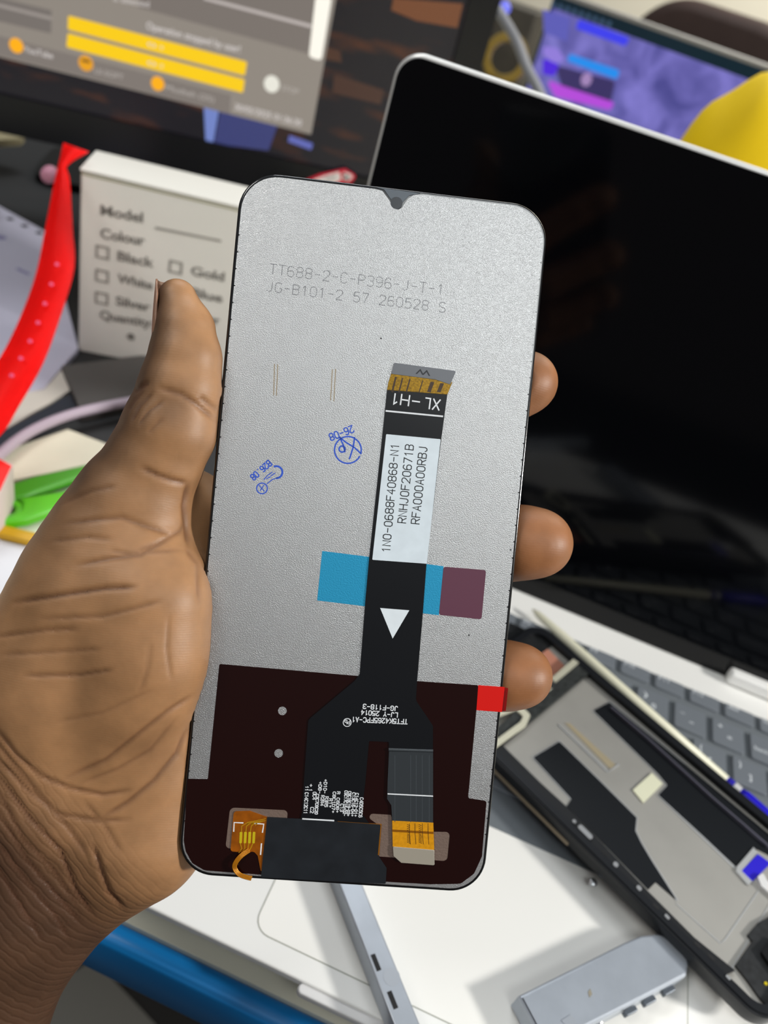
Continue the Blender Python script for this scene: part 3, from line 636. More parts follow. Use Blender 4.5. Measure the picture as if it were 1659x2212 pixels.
# thumb nail, a curved plate on the back of the thumb seen edge-on at the left
def nail(A, B, rA, rB, ph0, ph1, name, tipz=0):
    A, B = np.array(A), np.array(B); ax = (B - A) / np.linalg.norm(B - A)
    e1 = np.cross(ax, [0, 0, 1.0]); e1 /= np.linalg.norm(e1); e2 = np.cross(e1, ax)
    bm = bmesh.new(); n_, k_ = 14, 12; g = {}
    for s_ in (0, 1):
        for i in range(n_ + 1):
            t = i / n_; c = A + (B - A) * t; r_ = (rA + (rB - rA) * t ** 1.15) - s_ * .45
            half = (ph1 - ph0) / 2 * (1 - .15 * max(0, .25 - t) / .25) * (1 - .35 * max(0, t - .75) / .25)
            for j in range(k_ + 1):
                ph = (ph0 + ph1) / 2 + half * (2 * j / k_ - 1)
                p = c - e1 * math.sin(ph) * r_ + e2 * math.cos(ph) * r_ * .9
                g[s_, i, j] = bm.verts.new(p / 1000)
    for i in range(n_):
        for j in range(k_):
            bm.faces.new((g[0, i, j], g[0, i + 1, j], g[0, i + 1, j + 1], g[0, i, j + 1])); bm.faces.new((g[1, i, j + 1], g[1, i + 1, j + 1], g[1, i + 1, j], g[1, i, j]))
    for i in range(n_):
        for j in (0, k_): bm.faces.new((g[0, i, j], g[1, i, j], g[1, i + 1, j], g[0, i + 1, j]))
    for j in range(k_):
        for i in (0, n_): bm.faces.new((g[0, i, j], g[0, i, j + 1], g[1, i, j + 1], g[1, i, j]))
    bmesh.ops.recalc_face_normals(bm, faces=bm.faces)
    me = bpy.data.meshes.new(name); bm.to_mesh(me); bm.free(); smooth(me); return me
me = nail(hp(398, 724, .8), hp(379, 600, .5), 67.5 / 9.0, 41 / 9.0, math.radians(52), math.radians(180), 'thumbnail')
link('thumbnail', me, mat('nail', '96705a', .28, 0, .5, vary=(60, .12)), person)
# clear red film of the pull tab lying on the ring finger
pf = D.pts([(1084, 1484), (1098, 1487), (1093, 1536), (1079, 1537)], -.0006)
prism('pull_tab_end', pf, -.9 * MM, -.75 * MM, mat('red_clear_film', 'b01410', .2, 0, .5, transmission=.6), disp)

# ------------------------------------------------------------------ open laptop on the table
LF = Frame((0, 0, 0), np.eye(3)); LW, LDP = 0.360, 0.226
lap = thing('laptop', 'open white laptop with a black screen and grey keys lying under the phone screen', 'laptop', Frame((0, 0, -0.018), np.eye(3)))
LZ = .018
base = link('base', join_meshes([prism_mesh(rect(0, 0, LW, LDP, .010), LZ - .0038, LZ, bevel=.0008), prism_mesh(rect(.012, .016, LW - .012, LDP - .003, .008), LZ - .0155, LZ - .0036)], 'base'), M_white_alu, lap); smooth(base.data, False)
# finger notch in the front lip
n0, n1 = on_z(650, 2117, 0), on_z(860, 2225, 0)
prism('lid_notch', rect(n0[0], -.0030, n0[0] + .075, .0005, .0016), LZ - .0044, LZ - .0012, mat('notch_grey', 'd4d4d4', .5), lap, bevel=.0006)
for fx in (.03, .33):
    for fy in (.02, .20): link('rubber_foot', prism_mesh(disc(fx, fy, .006), LZ - .0200, LZ - .0155), M_black_plastic, lap)
tx, tyy = on_z(545, 2003, 0)[0], on_z(700, 2083, 0)[1]
seam = mat('seam_grey', '9b9d92', .6)
tpo = rect(tx, tyy, tx + .150, tyy + .082, .006)
tp = prism('trackpad', rect(tx + .0004, tyy + .0004, tx + .1496, tyy + .0816, .0056), LZ - .0005, LZ + .0001, mat('trackpad_white', 'ecebe6', .35, 0, .4), lap)
prism('trackpad_seam', tpo, LZ - .0005, LZ + .00006, seam, lap, holes=[rect(tx + .0004, tyy + .0004, tx + .1496, tyy + .0816, .0056)])
# keyboard well and keys
M_key = mat('key_grey', '6f757c', .45, 0, .4); M_well = mat('well_grey', '6a7075', .55, 0, .35); M_leg = mat('key_legend', 'd8dde2', .5)
KX, KY, KP = .0146, .1910, .01905
ytop = on_z(1450, 1471, 0)[1]
well = prism('keyboard_well', rect(.010, .082, .350, ytop, .003), LZ - .001, LZ + .0002, M_well, lap)
rows = [(0, KY, .0158, [1] * 13 + [2.05], ['`', '1', '2', '3', '4', '5', '6', '7', '8', '9', ')\n0', '_\n-', '+\n=', 'backspace']),
        (0, KY - KP, .0158, [1.5] + [1] * 12 + [1.55], ['tab'] + list('QWERTYUIOP') + ['{\n[', '}\n]', '|']),
        (0, KY - 2 * KP, .0158, [1.8] + [1] * 11 + [2.25], ['caps'] + list('ASDFGHJKL') + [':', '"', 'enter']),
        (0, KY - 3 * KP, .0158, [2.3] + [1] * 10 + [2.75], ['shift'] + list('ZXCVBNM') + ['<', '>', '?', 'shift']),
        (0, KY - 4 * KP, .0158, [1.3, 1, 1.2, 1.2, 5.2, 1.2, 1.2, 1, 1, 1.75], [''] * 10)]
def key(x0, y0, x1, y1, leg, show):
    k_ = link('key', prism_mesh(rect(x0, y0, x1, y1, .0012, 3), LZ - .0008, LZ + .0017, bevel=.0004), M_key, lap)
    if show and leg:
        ms = []; parts = leg.split('\n'); zt = LZ + .00172
        for i, s_ in enumerate(parts):
            if len(s_) > 1: ms.append(text_mesh(s_, (x0 + .002, y0 + .006), (x0 + .002 + .0017 * len(s_), y0 + .006), .0026, zt))
            else:
                px_, py_ = (x0 + .003, y1 - .0055) if (len(parts) == 2 and i == 0) else ((x0 + x1) / 2 - .0005, (y0 + y1) / 2 - .003)
                ms.append(text_mesh(s_, (px_, py_), (px_ + (.0022 if s_ not in '{}[]' else .0013), py_), .0032, zt, .01))
        link('legend', join_meshes(ms, 'legend'), M_leg, k_)
for x_, yt_, h_, ws, legs in rows:
    x = KX
    for w_, lg in zip(ws, legs):
        key(x, yt_ - h_, x + w_ * KP - .0031, yt_, lg, x > .14)
        x += w_ * KP
fk = ['esc'] + ['F%d' % i for i in range(1, 13)] + ['del', 'home', 'end']
for i, lg in enumerate(fk):
    x = KX + i * .0181; key(x, ytop - .0100, x + .0153, ytop - .0012, lg, x > .14)
# numeric block
for r_ in range(4):
    for c_ in range(3): key(.3045 + c_ * .0150, KY - r_ * KP - .0158, .3045 + c_ * .0150 + .0125, KY - r_ * KP, '', False)
# lid
ang = math.radians(94.2); up = np.array([0, -math.cos(ang), math.sin(ang)])
LID = make_frame((0, LDP, 0), (1, 0, 0), (0, -math.sin(ang), -math.cos(ang)))
LH = .2255
def lid_obj(name, me, m, parent):
    me.transform(Matrix.Translation((0, 0, LZ)) @ LID.mat()); o = link(name, me, m, parent); return o
me = prism_mesh(rounded([(0, -.006), (LW, -.006), (LW, LH), (0, LH)], [.002, .002, .011, .011], 10), -.0052, 0, bevel=.0014); smooth(me)
lid = lid_obj('lid', me, mat('silver_lid', 'dcdcda', .30, .35, .5), lap)
scr = lid_obj('screen', prism_mesh(rounded([(.0014, .0002), (LW - .0014, .0002), (LW - .0014, LH - .0016), (.0014, LH - .0016)], [.002, .002, .0098, .0098], 10), -.0002, .00025), M_screen_black, lap)
lid_obj('webcam', prism_mesh(disc(LW / 2, LH - .006, .0012, 16), .0002, .0003), mat('lens_grey', '2b2d33', .2), lap)
# hinge covers
hx = LID.px(1566, 1470, .004)[0]
me = prism_mesh(rect(hx, .0005, hx + .075, .0075, .0015), 0, .0065, bevel=.001); lid_obj('hinge', me, mat('hinge_white', 'f2f2f0', .4), lap)
me = prism_mesh(rect(.022, .0005, .060, .0075, .0015), 0, .0065, bevel=.001); lid_obj('hinge', me, mat('hinge_white', 'f2f2f0', .4), lap)

# ------------------------------------------------------------------ monitor behind on the left
d = np.array([.914, .406, 0.]); mo = at_depth(0, 200, .62)
MF = make_frame(mo, d, (d[1], -d[0], 0))
xr = MF.px(1060, 70)[0]; xb = MF.px(994, 70)[0]; xl = xb - .478
mon = thing('monitor', 'black desktop monitor showing a grey window with two yellow progress bars', 'monitor', MF)
bz = mat('monitor_bezel', '0d0e12', .22, 0, .4)
me = prism_mesh(rect(xl - .018, -.029, xr, .302, .004), -.028, .0035, holes=[rect(xl, 0, xb, .27)]); link('bezel', me, bz, mon)
link('back_shell', prism_mesh(rect(xl, -.01, xb, .28, .01), -.045, -.002), M_black_plastic, mon)
link('stand', prism_mesh(rect((xl + xb) / 2 - .04, -(mo[2] - TZ) + .004, (xl + xb) / 2 + .04, .1), -.075, -.046), M_black_plastic, mon)
me = prism_mesh(rect((xl + xb) / 2 - .10, .05, (xl + xb) / 2 + .10, .15, .02), 0, .008); me.transform(Matrix.Translation((0, -(mo[2] - TZ) + .001, 0)) @ Matrix.Rotation(math.radians(-90), 4, 'X') @ Matrix.Translation((0, .03, 0)))
link('stand_base', me, M_black_plastic, mon)
# the picture on the screen
ms_ = bpy.data.materials.new('screen_picture'); ms_.use_nodes = True; nt = ms_.node_tree; bs = nt.nodes['Principled BSDF']
tc = nt.nodes.new('ShaderNodeTexCoord'); mp = nt.nodes.new('ShaderNodeMapping'); mp.inputs['Scale'].default_value = (7, 26, 1); nt.links.new(tc.outputs['Object'], mp.inputs['Vector'])
nz = nt.nodes.new('ShaderNodeTexNoise'); nz.inputs['Scale'].default_value = 2.2; nz.inputs['Detail'].default_value = 5; nt.links.new(mp.outputs[0], nz.inputs['Vector'])
rp = nt.nodes.new('ShaderNodeValToRGB'); rp.color_ramp.elements[0].position = .52; rp.color_ramp.elements[0].color = srgb('141219'); rp.color_ramp.elements[1].position = .80; rp.color_ramp.elements[1].color = srgb('5c3219')
nt.links.new(nz.outputs[0], rp.inputs[0]); nt.links.new(rp.outputs[0], bs.inputs['Emission Color']); bs.inputs['Emission Strength'].default_value = 1.0
bs.inputs['Base Color'].default_value = (.005, .005, .006, 1); bs.inputs['Roughness'].default_value = .25
screen = link('screen', prism_mesh(rect(xl, 0, xb, .27), -.002, 0), ms_, mon)
def glow(name, color, e=1.0): return mat('screen_' + name, color, .4, emit=e)
def ui(name, poly, m, z, parent=screen, px_=True, r=0):
    L = MF.pts(poly) if px_ else poly
    return prism(name, rounded(L, r) if r else L, z - .0002, z, m, parent)
ui('wallpaper_glow', [(690, 95), (735, 110), (738, 135), (688, 125)], glow('ember', '45281a'), .0003)
ui('wallpaper_glow', [(850, -4), (1000, 8), (988, 60), (900, 45), (845, 22)], glow('orange', '6e3f20'), .0003)
ui('wallpaper_glow', [(722, 160), (830, 195), (822, 226), (718, 200)], glow('rust', '40261c'), .0003)
ui('taskbar_light', [(440, 225), (474, 232), (458, 322), (445, 320)], glow('blue_bright', '6f82c4'), .0003)
ui('taskbar_light', [(476, 236), (600, 270), (580, 325), (462, 310)], glow('blue_mid', '343a70'), .0003)
ui('taskbar_light', [(625, 292), (676, 310), (672, 324), (622, 306)], glow('blue_line', '5c64b0'), .0003)
win = ui('app_window', [(-260, 58), (-260, -60), (735, -55), (672, 290), (500, 247)], glow('window', '8d857c'), .0006)
win.data.vertices[0].co = win.data.vertices[0].co
ui('panel', [(300, -40), (690, -40), (676, 118), (300, 16)], glow('panel_dark', '776f69'), .0009, win)
ui('panel', [(-60, -20), (112, 22), (111, 72), (-60, 32)], glow('panel_left', '746d68'), .0009, win)
ui('panel_line', [(-40, -2), (112, 36), (112, 43), (-40, 5)], glow('line_light', '9a928c'), .0011, win)
ui('panel_line', [(440, -8), (674, 53), (672, 60), (440, -1)], glow('line_bright', 'bdb4b0'), .0011, win)
ui('panel_line', [(500, 208), (502, 208), (500, 238), (498, 238)], glow('line_light', '9a928c'), .0011, win)
ui('status_strip', [(-60, 62), (500, 205), (497, 246), (-60, 104)], glow('strip', '7d756f'), .0009, win)
ui('scroll_bar', [(682, -10), (717, -10), (694, 131), (667, 122)], glow('scroll', 'f4f0e4', 1.1), .0012, win, r=.003)
ui('progress_bar', [(148, 33), (534, 133), (529, 163), (147, 63)], glow('yellow', 'f5c800', 1.05), .0012, win, r=.0012)
ui('progress_bar', [(147, 71), (529, 171), (525, 200), (144, 101)], glow('yellow', 'f5c800', 1.05), .0012, win, r=.0012)
for (x, y, r_, c_) in ((36, 98, 14, 'ffb000'), (186, 136, 15, 'e8a010'), (341, 180, 14, 'ffb000'), (587, 181, 17, 'e8e6da')):
    c = MF.px(x, y); prism('icon', disc(c[0], c[1], r_ * .62 / F, 24), .0008, .0012, glow('icon' + c_, c_), win)
c = MF.px(186, 131); prism('icon_bar', rect(c[0] - .003, c[1] - .001, c[0] + .003, c[1] + .001), .0012, .0014, glow('icon_dark', '7a5212'), win)
texts('screen_text', [('Operation stopped by user!', (316, 62), (518, 114), 15, .012), ('YouTube', (52, 112), (114, 127), 13, .012), ('0', (318, 99), (336, 104), 9), (': 0', (340, 105), (352, 108), 9), ('0', (318, 139), (336, 144), 9), (': 0', (340, 145), (352, 148), 9), ('is selected', (245, 2), (322, 16), 13)], glow('text', 'd2cbc8'), win, MF, .0016)
texts('screen_text', [('UI-SOFT', (204, 158), (266, 173), 12), ('Musbah (25)', (358, 194), (462, 221), 12), ('STOP', (608, 195), (644, 204), 11)], glow('text_dim', 'b5aea8'), win, MF, .0016)
texts('screen_text', [('30/05/2025 01:36:30', (506, 237), (650, 273), 14, .012)], glow('text', 'd2cbc8'), win, MF, .0016)
# small chevron sticker on the lower bezel
c0 = MF.px(715, 386, .004)
tg = thing('chevron_tag', 'red bordered white tag with black chevrons stuck below the monitor screen', 'tag', MF)
prism('card', rounded(MF.pts([(640, 398), (690, 376), (745, 364), (770, 380), (758, 395), (735, 402)], .0045), .002), .0037, .0052, mat('tag_red', 'c8203a', .4), tg)
prism('white_face', rounded(MF.pts([(668, 392), (700, 380), (733, 371), (737, 388), (720, 396)], .0055), .001), .0052, .0056, mat('tag_white', 'dcd4d0', .5), tg)
prism('white_face', rounded(MF.pts([(741, 371), (757, 376), (763, 382), (752, 391), (742, 391)], .0055), .001), .0052, .0056, mat('tag_white', 'dcd4d0', .5), tg)
prism('chevron', [strip(MF.pts([(741, 376), (751, 383), (742, 390)], .0055), .0008), strip(MF.pts([(745, 376), (755, 383), (746, 390)], .0055), .0006), strip(MF.pts([(703, 386), (722, 383), (724, 378)], .0055), .0008)], .0056, .0059, mat('ink_dark', '26282c', .5), tg)

# ------------------------------------------------------------------ white carton with a colour check list
yaw = math.radians(20.4); bd = np.array([math.cos(yaw), math.sin(yaw), 0])
bo = on_z(169, 758, TZ + .001)
BF = make_frame(bo, bd, (bd[1], -bd[0], 0))
bw, bh = .108, BF.px(152, 366)[1]
BF_floor = Frame(bo, BF.R)
box = thing('carton', 'white cardboard box printed with a model and colour check list, standing behind the thumb', 'box', BF)
M_card = mat('carton_white', 'd9d7d0', .55, 0, .3, vary=(14, .04))
prism('box_body', rect(0, 0, bw, bh, .0015), -.038, 0, M_card, box, bevel=.0012)
me = prism_mesh(rect(-.0004, -.038, bw + .0004, .0004, .001), 0, .0016, bevel=.0005); me.transform(Matrix.Translation((0, bh + .0006, 0)) @ Matrix.Rotation(math.radians(-90), 4, 'X') @ Matrix.Scale(-1, 4, (0, 1, 0)))
link('box_lid', me, M_card, box)
prism('lid_seam', rect(.0005, bh - .0012, bw - .0005, bh - .0004), 0, .0003, mat('seam_olive', '8f8c66', .6), box)
M_pr = mat('print_grey', '76736e', .6)
texts('check_list_text', [('Model', (218, 464), (309, 481), 24, .02), ('Colour', (218, 514), (313, 531), 24, .02), ('Black', (254, 562), (332, 578), 23, .02), ('White', (254, 610), (330, 626), 22, .02), ('Silver', (250, 658), (324, 673), 22, .02), ('Quantity:', (216, 688), (330, 708), 22, .02),
      ('Gold', (413, 594), (484, 608), 22, .02), ('Blue', (413, 640), (480, 654), 22, .02), ('Other', (411, 690), (474, 702), 22, .02)], M_pr, box, BF, .0004)
sq, hl = [], []
for x, y in ((222, 545), (221, 596), (220, 644), (380, 577), (380, 625), (378, 674)):
    c = BF.px(x, y); sq.append(rect(c[0] - .0042, c[1] - .0042, c[0] + .0042, c[1] + .0042)); hl.append(rect(c[0] - .0029, c[1] - .0029, c[0] + .0029, c[1] + .0029))
prism('tick_boxes', sq, 0, .0004, mat('print_light', '8f8c86', .6), box, holes=hl)
prism('writing_line', strip(BF.pts([(336, 492), (478, 520)]), .0014), 0, .0004, mat('print_light', '8f8c86', .6), box)
c = BF.px(283, 727); prism('printed_dot', disc(c[0], c[1], .0026, 8), 0, .0004, M_pr, box)

# ------------------------------------------------------------------ red perforated strap
SP = [((137, 308), (192, 328), .47), ((127, 352), (146, 358), .462), ((118, 388), (151, 389), .455), ((98, 491), (157, 495), .445), ((77, 593), (161, 577), .435), ((41, 691), (134, 674), .42), ((-2, 775), (94, 784), .405), ((-60, 850), (41, 878), .395), ((-130, 930), (0, 942), .388), ((-220, 1000), (-90, 1015), .382), ((-300, 1090), (-170, 1110), .384)]
bm = bmesh.new(); rows_ = []
fine = []
for i in range(len(SP) - 1):
    for t in np.linspace(0, 1, 5)[:-1]:
        f_ = lambda j: (np.array(SP[min(max(j, 0), len(SP) - 1)][0], float), np.array(SP[min(max(j, 0), len(SP) - 1)][1], float), SP[min(max(j, 0), len(SP) - 1)][2])
        q0, q1, q2, q3 = f_(i - 1), f_(i), f_(i + 1), f_(i + 2)
        cr = lambda a, b, c, e: .5 * (2 * b + (c - a) * t + (2 * a - 5 * b + 4 * c - e) * t * t + (3 * b - a - 3 * c + e) * t ** 3)
        fine.append([cr(q0[n_], q1[n_], q2[n_], q3[n_]) for n_ in range(3)])
for l_, r_, dd in fine:
    rows_.append([bm.verts.new(at_depth(*(l_ + (r_ - l_) * u), dd - .004 * math.sin(u * math.pi))) for u in np.linspace(0, 1, 7)])
for a_, b_ in zip(rows_, rows_[1:]):
    for j in range(6): bm.faces.new((a_[j], b_[j], b_[j + 1], a_[j + 1]))
bmesh.ops.solidify(bm, geom=bm.faces, thickness=.0012); bmesh.ops.recalc_face_normals(bm, faces=bm.faces)
me = bpy.data.meshes.new('strap'); bm.to_mesh(me); bm.free(); smooth(me)
strap = tag(link('strap', me, mat('red_strap', 'ff0702', .5, 0, .25)), 'bright red flat strap with a row of small dots curving down beside the white box', 'strap')
M_dot = mat('strap_dot', 'f0507a', .5)
for x, y, dd in ((123, 571, .431), (111, 614, .426), (97, 656, .421), (82, 697, .414), (65, 737, .408), (45, 774, .402), (25, 811, .396)):
    f_ = make_frame(at_depth(x, y, dd - .0035), CR[:, 0], CR[:, 2]); me = prism_mesh(disc(0, 0, .0011, 12), -.0006, .0004); me.transform(f_.mat()); link('dot', me, M_dot, strap)

# ------------------------------------------------------------------ clutter on the table at the left
def slab(name, label, cat, poly, ztop, thick, m, r=0, bevel=0.0, group=None):
    L = [tuple(on_z(x, y, ztop)[:2]) for x, y in poly]
    c = np.mean(L, 0); f = Frame((c[0], c[1], ztop - thick), np.eye(3)); L = [(x - c[0], y - c[1]) for x, y in L]
    o = prism(name, rounded(L, r) if r else L, 0, thick, m, None, f, bevel=bevel); return tag(o, label, cat, group)
MZ = TZ + .0015
matp = [(-.62, .205), (-.125, .205), (-.02, .25), (-.02, .70), (-.62, .70)]
f = Frame((-.3, .4, TZ), np.eye(3))
tag(prism('mat', [(x + .3, y - .4) for x, y in matp], 0, .0015, mat('black_mat', '101113', .6, vary=(9, .2)), None, f), 'black work mat covering the table under the white box', 'mat')
nb = slab('notebook', 'spiral notebook page with a row of punched holes, left of the red strap', 'notebook', [(-70, 408), (104, 503), (169, 752), (95, 838), (-70, 870)], MZ + .004, .004, mat('notebook_lavender', 'b3b2c4', .6, vary=(7, .08)))
nc = np.array(nb.location)
hs = []
for i in range(-1, 4):
    w_ = on_z(22 + i * 31.5, 473 + i * 15, MZ + .004); hs.append(disc(w_[0] - nc[0], w_[1] - nc[1], .0028, 14))
prism('punched_holes', hs, .004, .0042, mat('hole_black', '0a0a0c', .6), nb)
tl = [strip([tuple((on_z(x, y, 0) - nc)[:2]) for x, y in ((35, 540), (62, 553))], .003), disc(*tuple((on_z(2, 513, MZ + .004) - nc)[:2]), .004, 10)]
prism('ink_marks', tl, .004, .00415, mat('faint_purple_ink', '7c78a0', .6), nb)
slab('paper_card', 'pale grey card lying between the red strap and the dark grey plate', 'card', [(70, 795), (131, 795), (151, 843), (22, 921), (-20, 945), (-60, 900)], MZ + .003, .003, mat('pale_card', 'c4c0b6', .55))
slab('plate', 'dark grey flat plate lying below the white box', 'plate', [(133, 790), (330, 765), (330, 860), (274, 872), (176, 893), (160, 850)], MZ + .006, .006, mat('dark_grey_plate', '4a4846', .5))
slab('ruler', 'dark navy strip lying below the pale grey card', 'strip', [(152, 851), (172, 893), (120, 912), (0, 978), (-60, 1010), (-60, 955), (20, 925)], MZ + .0025, .0025, mat('navy_strip', '1a2230', .4))
cab = [tuple(on_z(x, y, TZ + .012)) for x, y in ((-90, 1055), (-20, 1000), (40, 946), (100, 914), (160, 893), (220, 879), (290, 866), (380, 850), (480, 850))]
cb = link('cable', tube_mesh(cab, .0030, name='cable'), mat('lavender_cable', 'a598a6', .45)); tag(cb, 'pale lavender cable curving behind the thumb', 'cable')
slab('wrapper', 'cream folded paper wrapper above the green tool', 'wrapper', [(-10, 1012), (28, 968), (146, 927), (228, 958), (330, 985), (300, 1010), (187, 1009), (27, 1036)], TZ + .006, .004, mat('cream_paper', 'd3d0bb', .6, vary=(22, .10)))
slab('paper_sheet', 'white paper sheet under the green tool', 'paper', [(-60, 1045), (27, 1040), (187, 1012), (300, 1012), (240, 1120), (200, 1200), (-60, 1140)], TZ + .0012, .001, mat('white_sheet', 'd6dcc8', .6))
# green two armed tool with a loop
gm = mat('bright_green', '4fb00c', .35, 0, .5)
gt = thing('tool', 'bright green plastic tool with two arms and a loop, on white paper beside the palm', 'tool', Frame(tuple(on_z(100, 1080, TZ + .0025)), np.eye(3)))
go = on_z(100, 1080, TZ + .0025)
def gpoly(P, z=.006): return [tuple((on_z(x, y, TZ + z) - go)[:2]) for x, y in P]
prism('arm', gpoly([(15, 1082), (25, 1048), (80, 1030), (190, 1006), (260, 990), (260, 1012), (180, 1030), (80, 1066), (40, 1082)]), 0, .005, mat('dark_green', '3f9212', .4), gt, bevel=.0015)
prism('arm', gpoly([(38, 1082), (80, 1076), (150, 1064), (240, 1040), (230, 1068), (140, 1098), (60, 1128), (5, 1136), (-40, 1140), (-40, 1128), (20, 1122), (45, 1106), (48, 1092)]), 0, .006, gm, gt, bevel=.0018)
lp = gpoly([(-40, 1082), (15, 1084), (38, 1090), (46, 1104), (25, 1122), (-40, 1132)], .006)
lk = tube_mesh([(x, y, .003) for x, y in lp], .0022, name='loop'); link('loop', lk, gm, gt)
pc = [on_z(-60, 1133, TZ + .004), on_z(240, 1207, TZ + .004)]; pd = (pc[1] - pc[0]) / np.linalg.norm(pc[1] - pc[0])
pf_ = make_frame(pc[0], (0, 0, 1), pd); Lp = float(np.linalg.norm(pc[1] - pc[0]))
me = lathe_mesh([(.0001, 0), (.0036, 0), (.0036, Lp - .016), (.0012, Lp - .002), (.0003, Lp)], 6); pen_ = link('pencil', me, mat('pencil_yellow', 'c99a06', .4), None, pf_)
tag(pen_, 'yellow pencil lying between the green tool and the printed sheet', 'pencil')
sh = slab('printed_sheet', 'white sheet with faint grey printing at the left edge below the yellow pencil', 'paper', [(-80, 1150), (110, 1192), (200, 1210), (180, 1330), (60, 1500), (-80, 1480)], TZ + .0018, .0016, mat('printed_white', 'cfd0d6', .6))
sc_ = np.array(sh.location)
pr, ph = [], []
for x, y in ((17, 1325), (6, 1350)):
    w_ = on_z(x, y, TZ + .0018) - sc_; pr.append(disc(w_[0], w_[1], .0016, 16)); ph.append(disc(w_[0], w_[1], .0011, 16))
for (x, y), (u, v) in (((-5, 1240), (35, 1245)), ((-5, 1252), (20, 1256)), ((0, 1290), (22, 1292))): pr.append(strip([tuple((on_z(x, y, 0) - sc_)[:2]), tuple((on_z(u, v, 0) - sc_)[:2])], .0008))
prism('printing', pr, .0016, .0017, mat('faint_print', 'a9abb4', .6), sh, holes=ph)
rb = slab('red_box', 'red topped box with pale sides at the left edge above the green tool', 'box', [(-70, 960), (0, 989), (28, 1004), (2, 1062), (-70, 1100)], TZ + .030, .030, mat('carton_side', 'c4b6b2', .6))
rt = [tuple((on_z(x, y, TZ + .030) - np.array(rb.location))[:2]) for x, y in ((-70, 964), (-1, 993), (25, 1007), (0, 1060), (-70, 1096))]
prism('red_top', rt, .030, .0304, mat('red_card', 'e8140c', .5), rb)
# things in the dark below the monitor
w_ = on_z(-40, 287, .02)
slab('stick', 'beige flat stick at the left edge below the monitor', 'stick', [(-60, 262), (30, 284), (52, 293), (44, 300), (-60, 306)], .012, .006, mat('beige_stick', '9c9270', .6))
pk = at_depth(107, 377, .50)
me = lathe_mesh([(.0001, -.004), (.004, -.003), (.006, 0), (.004, .003), (.0001, .004)], 16); smooth(me)
tag(link('bead', me, mat('pink_bead', 'c88aa0', .4), None, make_frame(pk, CR[:, 0], CR[:, 2])), 'small pink bead hanging left of the red strap', 'bead')
bmx = on_z(62, 425, TZ)
f = Frame((bmx[0] - .03, bmx[1] - .10, MZ), np.eye(3))
ad_ = thing('power_adapter', 'dark power adapter lying in shadow below the monitor', 'adapter', f)
prism('adapter_body', rect(-.06, -.02, .05, .025, .008), 0, .030, mat('dark_brown_plastic', '2c2624', .5), ad_, bevel=.005)
prism('adapter_label', rect(-.02, -.012, .03, .015), .030, .0303, mat('adapter_label', '57504a', .6), ad_)

# ------------------------------------------------------------------ opened phone frame on the laptop
CF = make_frame((0.2003, 0.1164, 0.0158), np.array([0.4763, 0.8765, 0.0696]), np.array([-0.0501, -0.0519, 0.9974]))
CW, CH = .0767, .1644
ch = thing('opened_smartphone', 'opened black phone mid-frame with silver plate and black pads, lying on the laptop', 'opened phone', CF)
oo = rounded([(-CW / 2, -CH / 2), (CW / 2, -CH / 2), (CW / 2, CH / 2), (-CW / 2, CH / 2)], .0095, 10)
oi = rounded([(-CW / 2 + .0040, -CH / 2 + .004), (CW / 2 - .0045, -CH / 2 + .004), (CW / 2 - .0045, CH / 2 - .004), (-CW / 2 + .0040, CH / 2 - .004)], .006, 8)
ow = rounded([(-CW / 2 + .0012, -CH / 2 + .0012), (CW / 2 - .0012, -CH / 2 + .0012), (CW / 2 - .0012, CH / 2 - .0012), (-CW / 2 + .0012, CH / 2 - .0012)], .0085, 8)
prism('outer_frame', oo, -.0070, -.0004, M_dark_metal, ch, holes=[oi], bevel=.0004)
prism('inner_lip', ow, -.0014, 0, mat('frame_lip', '1d1f23', .35, .3), ch, holes=[oi])
M_plate = mat('magnesium_plate', 'a8a6a0', .42, .25, .5, vary=(60, .06))
ZP = ZP_ = -.0030
cpoly_ = lambda L: CF.pts(L, ZP_)
prism('metal_plate', oi, -.0060, ZP, M_plate, ch)
for P_ in ([(1588, 1876), (1421, 1718), (1441, 1697), (1421, 1673), (1281, 1536), (1316, 1517), (1480, 1652)], [(1234, 1727), (1151, 1637), (1208, 1602), (1292, 1684), (1375, 1767), (1372, 1795), (1385, 1822), (1405, 1856), (1462, 1946)]):
    prism('pad_rim', strip(cpoly_(P_), .0010), ZP_, ZP_ + .00025, mat('plate_light', 'b9bbbc', .4, .3), ch)
prism('rim_line', strip(CF.pts([(1320, 1526), (1400, 1594), (1540, 1722), (1665, 1830)], -.0012), .0007), ZP, -.0012, mat('rim_line', '5c5b68', .4, .2), ch)
M_pad = mat('black_pad', '101317', .30, 0, .45)
def cpoly(L, z=ZP): return CF.pts(L, z)
prism('black_pad', rounded(cpoly([(1281, 1536), (1316, 1517), (1480, 1652), (1665, 1806), (1740, 1890), (1640, 1838), (1626, 1833), (1590, 1873), (1421, 1718), (1441, 1697), (1421, 1673)]), .0008, 4), ZP, ZP + .0003, M_pad, ch)
prism('black_pad', rounded(cpoly([(1151, 1637), (1208, 1602), (1292, 1684), (1375, 1767), (1372, 1795), (1385, 1822), (1405, 1856), (1462, 1946), (1416, 1906), (1400, 1922), (1224, 1742), (1234, 1727)]), [.0008, .0008, 0, 0, .001, 0, .003, 0, .0006, 0, 0, .0008], 4), ZP, ZP + .0003, M_pad, ch)
prism('side_flange', cpoly([(1078, 1602), (1165, 1688), (1226, 1744), (1400, 1925), (1500, 2025), (1588, 2096)], -.0012) + [(-CW / 2 + .002, -CH / 2 + .02), (-CW / 2 + .002, CH / 2 - .03)], ZP, -.0012, mat('flange_black', '131518', .45, .1), ch)
